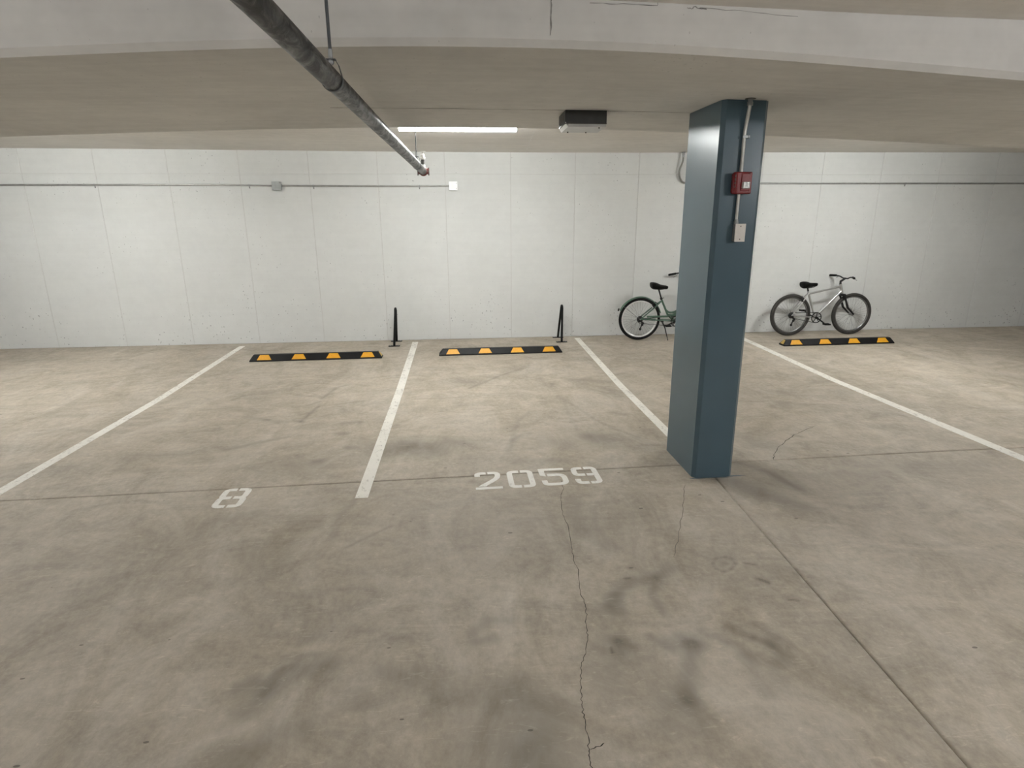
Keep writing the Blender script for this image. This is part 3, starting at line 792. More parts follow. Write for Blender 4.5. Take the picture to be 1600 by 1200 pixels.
# outlet and upright sprinkler head
o0 = Vector((PX(6.26) + 0.004, 6.26, 0))
MB().lathe([(0.026, 0.020), (0.026, 0.05), (0.022, 0.054), (0.022, 0.058)], o0, (0, 0, 1), 14).build('outlet', M['conduit_bright'], pipe)
MB().lathe([(0.0165, 0.05), (0.0165, 0.11)], o0, (0, 0, 1), 12).build('nipple', M['pipe'], pipe)
hd_ = MB().lathe([(0.019, 0.104), (0.026, 0.106), (0.026, 0.128), (0.020, 0.130), (0.020, 0.134), (0.022, 0.136), (0.022, 0.150), (0.013, 0.153), (0.010, 0.162)], o0, (0, 0, 1), 14).build('sprinkler_head', M['sprinkler'], pipe)
for s_ in (-1, 1):
    MB().tube([o0 + Vector((s_ * 0.014, 0, 0.150)), o0 + Vector((s_ * 0.013, 0, 0.165)), o0 + Vector((s_ * 0.003, 0, 0.180))], 0.003, 6).build('yoke_arm', M['sprinkler'], hd_)
MB().lathe([(0.003, 0.155), (0.003, 0.178)], o0, (0, 0, 1), 6).build('bulb', M['lens'], hd_)
MB().lathe([(0.010, 0.178), (0.032, 0.1805), (0.032, 0.1825), (0.006, 0.184)], o0, (0, 0, 1), 18).build('deflector', M['sprinkler'], hd_)

def hanger(y, top, label, rod_r):
    x = PX(y)
    t = thing('pipe_hanger', label, 'pipe hanger', (x, y, PZ), (0, 0, 0), 'hangers of the sprinkler pipe')
    MB().tube([(0, 0, 0.098), (0, 0, top - PZ)], rod_r, 10).build('rod', M['rod'], t)
    MB().lathe([(0.0085, 0.078), (0.0085, 0.105)], (0, 0, 0), (0, 0, 1), 6, False).build('coupling_nut', M['zinc'], t)
    MB().lathe([(0.007, 0.052), (0.0115, 0.058), (0.0115, 0.067), (0.008, 0.078)], (0, 0, 0), (0, 0, 1), 12).build('knurled_nut', M['zinc'], t)
    MB().lathe([(0.024, 0), (0.024, 0.006)], (0, 0, top - PZ - 0.007), (0, 0, 1), 12).build('ceiling_washer', M['zinc'], t)
    # band: a loop of flat strap round the pipe that closes to a narrow top
    rr = PR + 0.003
    P = [(rr * math.cos(a), 0, rr * math.sin(a)) for a in np.linspace(math.radians(20), math.radians(-200), 24)]
    P = [(0.016, 0, 0.070), (0.028, 0, 0.050)] + P + [(-0.028, 0, 0.050), (-0.016, 0, 0.070)]
    g = MB(); V = []; m = len(P)
    for i, p in enumerate(P):
        a = Vector(P[max(0, i - 1)]); b = Vector(P[min(m - 1, i + 1)]); tt = (b - a).normalized(); nn = Vector((tt.z, 0, -tt.x))
        q = Vector(p)
        for dy in (-0.010, 0.010):
            for dn in (-0.0012, 0.0012):
                w_ = q + nn * dn; V.append((w_.x, dy, w_.z))
    for i in range(m - 1):
        for a, b in ((0, 1), (1, 3), (3, 2), (2, 0)):
            g.f.append((i * 4 + a, i * 4 + b, (i + 1) * 4 + b, (i + 1) * 4 + a)); g.sm.append(False)
    g.v = [tuple(v) for v in V]
    g.build('band', M['rod'], t)
    MB().box(-0.019, 0.019, -0.011, 0.011, 0.068, 0.0715).build('band_top', M['rod'], t)
    return t
hanger(2.465, ceil_z(PX(2.465), 2.465), 'grey hanger rod and loop on the steel pipe in front of the beam', 0.0062)
hanger(5.66, ceil_z(PX(5.66), 5.66), 'thin dark hanger rod near the red end of the steel pipe', 0.0045)

# ================================================================ grey box under the beam
gx = thing('ceiling_box', 'grey sheet-metal box fixed under the beam left of the column', 'metal box', (0.92, 4.53, 2.517))
MB().box(-0.150, 0.150, -0.135, 0.135, 0.022, 0.112).build('body', M['sheet'], gx, 0.003)
lid = MB().box(-0.128, 0.146, -0.136, 0.136, 0.0, 0.022).build('lid', M['sheet_lid'], gx, 0.003)
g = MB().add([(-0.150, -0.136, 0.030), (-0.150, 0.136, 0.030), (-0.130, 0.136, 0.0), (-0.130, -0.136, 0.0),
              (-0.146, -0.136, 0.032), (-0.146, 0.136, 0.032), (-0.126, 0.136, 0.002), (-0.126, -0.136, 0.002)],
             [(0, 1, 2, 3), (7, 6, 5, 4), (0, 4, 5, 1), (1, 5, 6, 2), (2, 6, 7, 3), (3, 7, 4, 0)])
g.build('lid_lit_lip', M['flange'], gx)  # sloped left lip whose pale colour stands in for lamplight
MB().box(-0.150, 0.150, -0.1385, -0.1345, 0.019, 0.025).build('lid_edge', M['screw'], gx)
for p in ((-0.09, 0.09), (0.05, 0.10), (0.10, -0.12)):
    MB().lathe([(0.006, 0), (0.004, 0.008)], (p[0], p[1], 0.0), (0, 0, -1), 8).build('screw', M['screw'], lid)
for k in range(3):
    MB().box(-0.1525, -0.149, -0.06 + 0.055 * k, -0.025 + 0.055 * k, 0.045, 0.085).build('knockout', M['screw'], gx, 0.002)

# ================================================================ wall conduits and boxes
WY = WALL_Y - 0.0015
def conduit_run(pts, label, straps, mat, r=0.0125, two=False):
    t = thing('wall_conduit', label, 'conduit', (pts[0][0], WY, pts[0][2]))
    o_ = Vector((pts[0][0], WY, pts[0][2]))
    MB().tube([Vector(p) - o_ for p in pts], r, 10).build('tube', mat, t)
    for sx in straps:
        # one-hole strap: saddle over the tube with a tab below
        z = np.interp(sx, [p[0] for p in pts], [p[2] for p in pts]) - o_.z
        g = MB()
        arc = [(0.0155 * math.sin(a), -0.0135 - 0.0165 * math.cos(a)) for a in np.linspace(-1.9, 1.9, 9)]
        outer = [(z + u, v - 0.0) for u, v in arc]
        V = []
        for u, v in arc:
            V += [(sx - o_.x - 0.009, v, z + u), (sx - o_.x + 0.009, v, z + u)]
        g.add(V, [(2 * i, 2 * i + 1, 2 * i + 3, 2 * i + 2) for i in range(len(arc) - 1)], True)
        g.box(sx - o_.x - 0.009, sx - o_.x + 0.009, -0.004, -0.001, z - 0.045, z - 0.014)
        s_ = g.build('strap', M['zinc'], t)
        MB().lathe([(0.006, 0), (0.006, 0.004)], (sx - o_.x, -0.004, z - 0.033), (0, -1, 0), 8).build('screw', M['screw'], s_)
    return t
conduit_run([(-9.0, WY - 0.0135, 2.437), (-3.41, WY - 0.0135, 2.437), (-2.722, WY - 0.0135, 2.424)], 'thin wall conduit running left from the grey junction box', [-3.05, -5.2], M['conduit'])
conduit_run([(-2.592, WY - 0.0135, 2.424), (-1.2, WY - 0.0135, 2.418), (-0.137, WY - 0.0135, 2.420)], 'thin wall conduit between the grey and the white junction box', [-2.13, -0.575], M['conduit'])
conduit_run([(3.56, WY - 0.0135, 2.458), (5.4, WY - 0.0135, 2.455), (9.5, WY - 0.0135, 2.455)], 'thin wall conduit behind the blue column running right', [4.5, 7.2], M['conduit'])

jb = thing('junction_box', 'grey metal junction box in the wall conduit at left', 'electrical box', (-2.652, WY, 2.418))
MB().box(-0.062, 0.062, -0.05, 0, -0.058, 0.058).build('back_box', M['box_grey'], jb, 0.004)
cv = MB().box(-0.066, 0.066, -0.056, -0.050, -0.062, 0.062).build('cover', M['box_grey'], jb, 0.003)
for sx in (-1, 1):
    MB().lathe([(0.005, 0), (0.005, 0.003)], (0.048 * sx, -0.056, 0.045 * sx), (0, -1, 0), 8).build('screw', M['screw'], cv)
    MB().lathe([(0.018, 0), (0.018, 0.012)], (sx * 0.062, -0.0135, 0.005), (sx, 0, 0), 10).build('connector', M['zinc'], jb)
wb = thing('junction_box', 'bright white square junction box on the wall right of the pipe end', 'electrical box', (-0.070, WY, 2.418))
MB().box(-0.058, 0.058, -0.045, 0, -0.058, 0.058).build('back_box', M['box_grey'], wb, 0.004)
cv = MB().box(-0.064, 0.064, -0.052, -0.045, -0.064, 0.064).build('cover', M['box_white'], wb, 0.003)
for sx in (-1, 1):
    MB().lathe([(0.004, 0), (0.004, 0.002)], (0.050, -0.052, 0.036 * sx), (0, -1, 0), 8).build('screw', M['screw'], cv)
MB().lathe([(0.017, 0), (0.017, 0.014)], (-0.058, -0.0135, 0.002), (-1, 0, 0), 10).build('connector', M['zinc'], wb)

fc = thing('flexible_conduit', 'curved flexible conduit from the ceiling down the wall beside the column', 'conduit', (3.463, WY, 2.90))
path = spline([(0, -0.055, 0.0), (0, -0.055, -0.10), (-0.012, -0.05, -0.16), (-0.040, -0.045, -0.25), (-0.030, -0.035, -0.34), (0.02, -0.02, -0.42), (0.100, -0.0145, -0.442)], 14)
rr = [0.0135 + 0.0016 * (k % 2) for k in range(len(path))]
MB().tube(path, rr, 10).build('armoured_tube', M['flex'], fc)
MB().lathe([(0.020, 0), (0.020, 0.03), (0.016, 0.034), (0.016, 0.07)], (0, -0.055, 0.0), (0, 0, -1), 10).build('connector', M['zinc'], fc)
MB().lathe([(0.03, 0), (0.03, 0.012)], (0, -0.055, 0.012), (0, 0, -1), 12).build('locknut', M['screw'], fc)

# ================================================================ floor paint
def stripe(x, y0, y1, w, label, dx=0.0):
    ys_ = [y0] + [y for y in (4.0, 5.0, 6.5, 7.5) if y0 < y < y1] + [y1]
    g = MB()
    n = len(ys_)
    V = []
    for y in ys_:
        s_ = dx * (y - y0) / (y1 - y0)
        for zz in (0.0, 0.0012):
            V += [(s_, y - y0, fz(y) - fz(y0) + zz), (s_ + w, y - y0, fz(y) - fz(y0) + zz)]
    F = [(0, 1, 3, 2), (4 * n - 4, 4 * n - 2, 4 * n - 1, 4 * n - 3)]
    for i in range(n - 1):
        a = 4 * i; b = a + 4
        F += [(a + 2, a + 3, b + 3, b + 2), (a, a + 2, b + 2, b), (a + 1, b + 1, b + 3, a + 3)]
    o = g.add(V, F).build('parking_stripe', M['stripe'])
    o.location = (x, y0, fz(y0))
    tag(o, label, 'parking line', 'white stall lines on the floor')
    return o
stripe(-0.785, 3.80, 9.115, 0.090, 'long white stall line left of the number 2059')
stripe(1.812, 4.482, 9.15, 0.088, 'white stall line running behind the blue column')
stripe(-3.425, 3.80, 9.10, 0.090, 'white stall line at the far left behind the left wheel stop')
stripe(4.445, 3.80, 9.05, 0.110, 'white stall line to the right of the blue column')

def rounded(pts, r, n=6):
    """polyline with its inner corners rounded"""
    P = [Vector((x, y, 0)) for x, y in pts]; out = [P[0]]
    for i in range(1, len(P) - 1):
        a = (P[i - 1] - P[i]); b = (P[i + 1] - P[i]); rad = min(r, a.length * 0.49, b.length * 0.49)
        p0 = P[i] + a.normalized() * rad; p1 = P[i] + b.normalized() * rad
        for k in range(n + 1):
            t = k / n
            out.append(p0 * (1 - t) ** 2 + P[i] * 2 * t * (1 - t) + p1 * t * t)
    return out + [P[-1]]
def stroke(g, pts, w, r, z):
    Q = rounded(pts, r) if r else [Vector((x, y, 0)) for x, y in pts]
    V = []; n = len(Q)
    for i in range(n):
        if 0 < i < n - 1:
            a = (Q[i] - Q[i - 1]).normalized(); b = (Q[i + 1] - Q[i]).normalized()
            t = (a + b).normalized(); m = 1 / max(0.5, t.dot(b))
        else:
            t = ((Q[1] - Q[0]) if i == 0 else (Q[-1] - Q[-2])).normalized(); m = 1
        nn = Vector((-t.y, t.x, 0)) * (w / 2 * m)
        for zz in (0.0, z):
            V += [Q[i] + nn + Vector((0, 0, zz)), Q[i] - nn + Vector((0, 0, zz))]
    F = [(0, 2, 3, 1), (4 * n - 4, 4 * n - 3, 4 * n - 1, 4 * n - 2)]
    for i in range(n - 1):
        a = 4 * i; b = a + 4
        F += [(a + 2, b + 2, b + 3, a + 3), (a, b, b + 2, a + 2), (a + 1, a + 3, b + 3, b + 1)]
    g.add(V, F)
def poly_flat(g, pts, z):
    g.prism(pts, (1, 0, 0), (0, 1, 0), (0, 0, 1), (0, 0, 0), z)
SW = 0.042
DIGITS = {
    '2': [('p', [(0, 0), (0.197, 0), (0.197, 0.037), (0, 0.037)]),
          ('s', [(0.021, 0.222), (0.021, 0.281), (0.088, 0.281)], 0.05),
          ('s', [(0.102, 0.281), (0.176, 0.281), (0.176, 0.195), (0.120, 0.125), (0.052, 0.058)], 0.06),
          ('p', [(0.020, 0.049), (0.085, 0.049), (0.068, 0.074), (0.040, 0.074)])],
    '0': [('s', [(0.092, 0.281), (0.021, 0.281), (0.021, 0.019), (0.092, 0.019)], 0.055),
          ('s', [(0.108, 0.281), (0.179, 0.281), (0.179, 0.019), (0.108, 0.019)], 0.055)],
    '5': [('s', [(0.200, 0.283), (0.02, 0.283)], 0), ('p', [(0, 0.302), (0.043, 0.302), (0.043, 0.160), (0, 0.178)]),
          ('s', [(0.057, 0.180), (0.180, 0.180), (0.180, 0.019), (0.020, 0.019), (0.020, 0.090)], 0.055)],
    '9': [('s', [(0.090, 0.281), (0.021, 0.281), (0.021, 0.160), (0.094, 0.160)], 0.055),
          ('s', [(0.106, 0.281), (0.180, 0.281), (0.180, 0.019), (0.110, 0.019)], 0.055),
          ('s', [(0.108, 0.160), (0.170, 0.160)], 0),
          ('s', [(0.021, 0.088), (0.021, 0.019), (0.096, 0.019)], 0.055)],
    '8': [('s', [(0.092, 0.281), (0.024, 0.281), (0.024, 0.152), (0.092, 0.152)], 0.055),
          ('s', [(0.092, 0.150), (0.021, 0.150), (0.021, 0.019), (0.092, 0.019)], 0.055),
          ('s', [(0.108, 0.281), (0.178, 0.281), (0.178, 0.152), (0.108, 0.152)], 0.055),
          ('s', [(0.108, 0.150), (0.181, 0.150), (0.181, 0.019), (0.108, 0.019)], 0.055)],
}
def digit(ch_, x, y, parent, rot=0.0):
    g = MB()
    for q, it in enumerate(DIGITS[ch_]):
        z = 0.0012 + 0.00012 * q
        if it[0] == 'p': poly_flat(g, it[1], z)
        else: stroke(g, it[1], SW if ch_ != '5' or q != 0 else 0.036, it[2], z)
    o = g.build('numeral', M['number'], parent)
    o.location = (x, y, 0); o.rotation_euler = (0, 0, rot)
    o['label'] = 'white stencilled numeral %s' % ch_
    return o
num = thing('stall_number', 'white stencilled stall number 2059 on the floor', 'stall number', (0.068, 3.848, 0.0))
for ch_, x, y in (('2', 0.0, 0.0), ('0', 0.245, 0.006), ('5', 0.497, 0.019), ('9', 0.748, 0.022)):
    digit(ch_, x, y, num, 0.025 if ch_ in '25' else 0.015)
num8 = thing('stall_number', 'white stencilled numeral 8 left of the long stall line', 'stall number', (-1.748, 3.742, 0.0))
digit('8', 0, 0, num8, 0.02)

# ================================================================ wheel stops
def wheel_stop(x0, x1, y, label, rot=0.0, ends=(False, False)):
    L = x1 - x0
    t = thing('wheel_stop', label, 'wheel stop', (x0, y, fz(y)), (SLOPE, 0, rot), 'rubber wheel stops with yellow reflectors')
    H_, s0, s1, D, tp = 0.088, 0.050, 0.105, 0.152, 0.052
    b0 = 0.018
    V = []
    for xa, xb, xc in ((0, 0.004, tp), (L, L - 0.004, L - tp)):
        V += [(xa, 0, 0), (xb, 0.003, b0), (xc, s0, H_), (xc, s1, H_), (xb, D - 0.003, b0), (xa, D, 0)]
    F = [(0, 6, 7, 1), (1, 7, 8, 2), (2, 8, 9, 3), (3, 9, 10, 4), (4, 10, 11, 5), (5, 11, 6, 0),
         (0, 1, 4, 5), (1, 2, 3, 4), (6, 11, 10, 7), (7, 10, 9, 8)]
    MB().add(V, F).build('body', M['rubber'], t, 0.006)
    nv = Vector((0, -(H_ - b0), s0 - 0.003)).normalized()
    for f_ in (0.112, 0.37, 0.63, 0.89):
        cx = L * f_
        g = MB(); V = []
        for off in (0.0005, 0.0035):
            for du, tt in ((-0.098, 0.06), (0.098, 0.06), (0.058, 0.94), (-0.058, 0.94)):
                p = Vector((cx + du, 0.003 + (s0 - 0.003) * tt, b0 + (H_ - b0) * tt)) + nv * off
                V.append(p)
        g.add(V, [(3, 2, 1, 0), (4, 5, 6, 7), (0, 1, 5, 4), (1, 2, 6, 5), (2, 3, 7, 6), (3, 0, 4, 7)])
        g.build('reflector', M['yellow'], t)
    for side, on in zip((0, 1), ends):
        if not on: continue
        sg = 1 if side else -1
        xe = (L - 0.004) if side else 0.004
        xt = (L - tp) if side else tp
        ne = Vector((sg * (H_ - b0), 0, tp)).normalized()
        V = []
        for off in (0.0005, 0.0035):
            for yy, tt in ((0.035, 0.10), (0.120, 0.10), (0.098, 0.92), (0.058, 0.92)):
                V.append(Vector((xe + (xt - xe) * tt, yy, b0 + (H_ - b0) * tt)) + ne * off)
        MB().add(V, [(3, 2, 1, 0), (4, 5, 6, 7), (0, 1, 5, 4), (1, 2, 6, 5), (2, 3, 7, 6), (3, 0, 4, 7)]).build('end_reflector', M['yellow_pale'], t)
    return t
wheel_stop(-2.941, -1.134, 8.078, 'black rubber wheel stop in the left stall, yellow reflectors, pale right end', 0.016, (False, True))
wheel_stop(-0.337, 1.454, 8.155, 'black rubber wheel stop with four yellow reflectors in stall 2059', 0.015)
wheel_stop(4.855, 6.66, 8.225, 'black rubber wheel stop in front of the silver bicycle', 0.012, (True, False))

# ================================================================ hoop racks
def hoop_rack(xf, yf, xb, yb, xa, ya, label):
    t = thing('bike_rack', label, 'bike rack', (xf, yf, fz(yf)), (0, 0, 0), 'black hairpin bike racks by the wall')
    zb = fz(yb) - fz(yf)
    top = 0.572
    A = Vector((0, 0, 0.004)); B = Vector((xb - xf, yb - yf, zb + 0.004)); T = Vector((xa - xf, ya - yf, top - 0.012))
    dirv = (B - A).normalized()
    r = 0.045
    pa = T - dirv * r - Vector((0, 0, r)); pb = T + dirv * r - Vector((0, 0, r))
    arc = [T - Vector((0, 0, r)) + dirv * (-r * math.cos(a)) + Vector((0, 0, r * math.sin(a))) for a in np.linspace(0, math.pi, 9)]
    path = [A, A.lerp(pa, 0.5)] + arc + [pb.lerp(B, 0.5), B]
    MB().tube(path, 0.0175, 14).build('hoop', M['black'], t)
    for p in (A, B):
        MB().box(p.x - 0.085, p.x + 0.085, p.y - 0.035, p.y + 0.035, p.z - 0.004, p.z + 0.004).build('base_plate', M['black'], t, 0.002)
        for s_ in (-1, 1):
            MB().lathe([(0.008, 0), (0.008, 0.007), (0.004, 0.009)], (p.x + s_ * 0.062, p.y, p.z + 0.003), (0, 0, 1), 6).build('anchor_bolt', M['zinc'], t)
    return t
hoop_rack(-1.043, 8.86, -1.040, 9.20, -1.008, 9.0, 'black hairpin bike rack between the left wheel stop and the stall line')
hoop_rack(1.560, 8.875, 1.555, 9.215, 1.572, 8.99, 'black hairpin bike rack behind the right end of the stall 2059 wheel stop')

# ================================================================ bicycles
def wheel(parent, hx, r, tw, tyre_mat, rim_mat, rim_w, rear):
    """tyre with rim, spokes and hub; axle along the local y axis"""
    w = bpy.data.objects.new('wheel', MB().tube(circle(56, r - tw, 0, 0), tw, 12, closed=True).mesh('wheel'))
    C.objects.link(w); w.data.materials.append(tyre_mat); w.parent = parent; w.location = (hx, 0, r)
    ri = r - 2 * tw + 0.004
    g = MB()
    prof = [(ri, -0.011), (ri, 0.011), (ri - rim_w * 0.6, 0.011), (ri - rim_w, 0.005), (ri - rim_w, -0.005), (ri - rim_w * 0.6, -0.011)]
    n = 56; V = []; m = len(prof)
    for k in range(n):
        a = 2 * math.pi * k / n
        V += [(p * math.cos(a), y, p * math.sin(a)) for p, y in prof]
    F = [(k * m + i, k * m + (i + 1) % m, ((k + 1) % n) * m + (i + 1) % m, ((k + 1) % n) * m + i) for k in range(n) for i in range(m)]
    g.add(V, F).build('rim', rim_mat, w)
    g = MB()
    for k in range(36):
        a = 2 * math.pi * k / 36; side = 1 if k % 2 else -1
        b = a + (0.9 if (k // 2) % 2 else -0.9)
        g.tube([(0.022 * math.cos(b), side * 0.028, 0.022 * math.sin(b)), ((ri - rim_w) * math.cos(a), 0, (ri - rim_w) * math.sin(a))], 0.0013, 4, caps=False)
    tag(g.build('spokes', M['spoke'], w))
    g = MB().lathe([(0.012, -0.055), (0.012, -0.036), (0.026, -0.034), (0.026, -0.026), (0.016, -0.022), (0.016, 0.022), (0.026, 0.026), (0.026, 0.034), (0.012, 0.036), (0.012, 0.055)], (0, 0, 0), (0, 1, 0), 14)
    g.build('hub', M['zinc'], w)
    if rear:
        MB().lathe([(0.026, -0.050), (0.036, -0.048), (0.050, -0.036), (0.052, -0.032)], (0, 0, 0), (0, 1, 0), 18).build('cassette', M['drive'], w)
    return w

def saddle(parent, cx, cz, L, wd, mat, tilt=0.0):
    """padded saddle: broad tail, narrow nose"""
    st = [(-0.5, 0.62, 0.35), (-0.47, 0.88, 0.8), (-0.36, 1.0, 1.0), (-0.2, 0.96, 0.98), (0.0, 0.70, 0.80), (0.2, 0.42, 0.66), (0.38, 0.33, 0.60), (0.47, 0.28, 0.50), (0.5, 0.16, 0.25)]
    V = []; n = 14
    for u, w_, h_ in st:
        for k in range(n):
            a = 2 * math.pi * k / n
            y = math.cos(a) * wd / 2 * w_
            z = math.sin(a) * (0.030 if math.sin(a) > 0 else 0.070) * h_
            if u < -0.15 and math.sin(a) > 0: z += 0.012
            V.append((cx + u * L, y, cz + z + u * tilt))
    F = [(i * n + k, (i + 1) * n + k, (i + 1) * n + (k + 1) % n, i * n + (k + 1) % n) for i in range(len(st) - 1) for k in range(n)]
    F += [tuple(range(n)), tuple((len(st) - 1) * n + k for k in range(n - 1, -1, -1))]
    s = MB().add(V, F, True).build('saddle', mat, parent)
    g = MB()
    for y in (-0.022, 0.022):
        g.tube([(cx - 0.10, y, cz - 0.035), (cx - 0.02, y, cz - 0.062), (cx + 0.06, y, cz - 0.055), (cx + 0.11, y, cz - 0.02)], 0.0035, 6)
    g.build('saddle_rails', M['drive'], s)
    return s

def fender(parent, hx, r, tw, a0, a1, mat, width):
    rf = r + 0.016
    n = 30; V = []; prof = [(-width / 2, -0.014), (-width / 2 * 0.75, -0.002), (0, 0.004), (width / 2 * 0.75, -0.002), (width / 2, -0.014)]
    full = prof + [(y * 0.96, z - 0.0025) for y, z in prof[::-1]]
    m = len(full)
    for k in range(n + 1):
        a = a0 + (a1 - a0) * k / n
        V += [(hx + (rf + z) * math.cos(a), y, r + (rf + z) * math.sin(a)) for y, z in full]
    F = [(k * m + i, k * m + (i + 1) % m, (k + 1) * m + (i + 1) % m, (k + 1) * m + i) for k in range(n) for i in range(m)]
    F += [tuple(range(m)), tuple(n * m + i for i in range(m - 1, -1, -1))]
    f = MB().add(V, F, True).build('fender', mat, parent)
    g = MB()
    for s_ in (-1, 1):
        for a in (a0 + (a1 - a0) * 0.1, a0 + (a1 - a0) * 0.85):
            g.tube([(hx, s_ * 0.055, r), (hx + rf * math.cos(a), s_ * width / 2, r + rf * math.sin(a))], 0.002, 5, caps=False)
    g.build('fender_stay', M['spoke'], f)
    return f

def crankset(parent, bx, bz, ring, arm, ang):
    g = MB(); n = 40
    V = []
    for k in range(n):
        a = 2 * math.pi * k / n
        for rr_, y in ((ring, -0.050), (ring - 0.014, -0.050), (ring - 0.014, -0.046), (ring, -0.046)):
            V.append((bx + rr_ * math.cos(a), y, bz + rr_ * math.sin(a)))
    g.add(V, [(k * 4 + i, k * 4 + (i + 1) % 4, ((k + 1) % n) * 4 + (i + 1) % 4, ((k + 1) % n) * 4 + i) for k in range(n) for i in range(4)])
    for k in range(5):
        a = 2 * math.pi * k / 5 + 0.3
        g.tube([(bx, -0.048, bz), (bx + (ring - 0.008) * math.cos(a), -0.048, bz + (ring - 0.008) * math.sin(a))], 0.006, 6)
    c = g.build('chainring', M['drive'], parent)
    MB().lathe([(0.020, -0.065), (0.022, 0.05)], (bx, 0, bz), (0, 1, 0), 14).build('axle', M['drive'], c)
    for s_, a in ((-1, ang), (1, ang + math.pi)):
        y = s_ * 0.068
        e_ = (bx + arm * math.cos(a), y + s_ * 0.012, bz + arm * math.sin(a))
        MB().tube([(bx, y, bz), e_], [0.014, 0.010], 8).build('crank_arm', M['drive'], c)
        MB().box(e_[0] - 0.045, e_[0] + 0.045, min(e_[1], e_[1] + s_ * 0.095), max(e_[1], e_[1] + s_ * 0.095), e_[2] - 0.012, e_[2] + 0.012).build('pedal', M['saddle'], c, 0.004)
    return c

def chain(parent, hx, hz, r1, bx, bz, r2):
    pts = []
    for k in range(9):
        a = math.pi / 2 + math.pi * k / 8
        pts.append((hx + r1 * math.cos(a), -0.046, hz + r1 * math.sin(a)))
    for k in range(13):
        a = -math.pi / 2 + math.pi * k / 12
        pts.append((bx + r2 * math.cos(a), -0.048, bz + r2 * math.sin(a)))
    return MB().tube(pts, 0.0045, 6, closed=True).build('chain', M['drive'], parent)

def derailleur(parent, hx, hz):
    g = MB()
    g.tube([(hx + 0.01, -0.058, hz - 0.03), (hx + 0.045, -0.062, hz - 0.06), (hx + 0.03, -0.060, hz - 0.10)], [0.014, 0.018, 0.012], 8)
    g.tube([(hx + 0.03, -0.055, hz - 0.08), (hx + 0.0, -0.055, hz - 0.155)], 0.010, 8)
    d = g.build('derailleur', M['drive'], parent)
    for px, pz in ((0.032, -0.085), (0.004, -0.155)):
        MB().lathe([(0.020, -0.004), (0.020, 0.004)], (hx + px, -0.052, hz + pz), (0, 1, 0), 12).build('jockey_wheel', M['drive'], d)
    return d

def lower_stays(g, hub, bb, seat, y=0.058):
    for s_ in (-1, 1):
        g.tube([(hub[0], s_ * y, hub[1]), (bb[0] - 0.16, s_ * 0.045, bb[1] + (hub[1] - bb[1]) * 0.35), (bb[0] - 0.02, s_ * 0.025, bb[1])], [0.009, 0.011, 0.013], 10)
        g.tube([(hub[0], s_ * y, hub[1]), (hub[0] + (seat[0] - hub[0]) * 0.6, s_ * 0.048, hub[1] + (seat[1] - hub[1]) * 0.6), (seat[0], s_ * 0.014, seat[1])], [0.009, 0.010, 0.010], 10)

def bar_set(parent, path, grip_from, grip_mat, mat, lever_dir):
    """handlebar through mirrored path (x, y, z) with grips and brake levers"""
    full = spline(path[::-1] and [(x, -y, z) for x, y, z in path[::-1]] + path[1:], 6)
    hb = MB().tube(full, 0.011, 10).build('handlebar', mat, parent)
    for s_ in (-1, 1):
        a = Vector((path[-1][0], s_ * path[-1][1], path[-1][2])); b = Vector((path[-2][0], s_ * path[-2][1], path[-2][2]))
        d = (b - a).normalized()
        MB().tube([a - d * 0.004, a + d * 0.01, a + d * 0.115, a + d * 0.12], [0.015, 0.018, 0.0165, 0.014], 12).build('grip', grip_mat, hb)
        q = a + d * 0.15
        MB().tube([q, q + Vector(lever_dir) * 0.5 - d * 0.03, q + Vector(lever_dir) - d * 0.10], [0.008, 0.006, 0.0045], 8).build('brake_lever', M['zinc'], hb)
    return hb

# ---- green step-through bicycle on its kickstand
bx_, by_ = 2.805, 8.91
gb = thing('bicycle', 'green step-through bicycle with full fenders behind the blue column', 'bicycle', (bx_, by_, fz(by_)), (0, 0, 0), 'bicycles parked along the wall')
R_ = 0.336
wheel(gb, 0.0, R_, 0.024, M['tyre'], M['rim'], 0.024, True)
wheel(gb, 1.13, R_, 0.024, M['tyre'], M['rim'], 0.024, False)
BB = (0.56, 0.295)
g = MB()
lower_stays(g, (0, R_), BB, (0.338, 0.612))
g.tube([(0.335, 0, 0.650), (0.455, 0, 0.395), (BB[0], 0, BB[1])], 0.016, 12)                     # seat tube
g.tube(spline([(0.395, 0, 0.525), (0.43, 0, 0.462), (0.50, 0, 0.430), (0.60, 0, 0.455), (0.74, 0, 0.57), (0.93, 0, 0.76)], 7), 0.016, 12)   # curved top tube
g.tube(spline([(BB[0], 0, BB[1]), (0.53, 0, 0.36), (0.60, 0, 0.39), (0.76, 0, 0.49), (0.955, 0, 0.67)], 7), 0.020, 12)                   # down tube
g.tube([(0.925, 0, 0.80), (0.965, 0, 0.64)], 0.021, 12)                                           # head tube
g.lathe([(0.024, -0.036), (0.024, 0.036)], (BB[0], 0, BB[1]), (0, 1, 0), 14)
g.tube([(0.45, 0, 0.40), (0.53, 0, 0.385), (0.60, 0, 0.42)], [0.012, 0.022, 0.014], 8)
g.build('frame', M['green'], gb)
MB().box(0.10, 0.44, -0.066, -0.058, 0.362, 0.392).build('chain_guard', M['green'], gb, 0.004)
MB().tube([(0.965, 0, 0.64), (0.975, 0, 0.61)], 0.022, 10).build('fork_crown', M['green'], gb)
g = MB()
for s_ in (-1, 1):
    g.tube([(0.972, s_ * 0.012, 0.63), (0.985, s_ * 0.05, 0.60), (1.03, s_ * 0.056, 0.48), (1.13, s_ * 0.056, R_)], [0.014, 0.014, 0.013, 0.009], 10)
g.build('fork', M['green'], gb)
fd = fender(gb, 0.0, R_, 0.024, math.radians(157), math.radians(15), M['green'], 0.062)
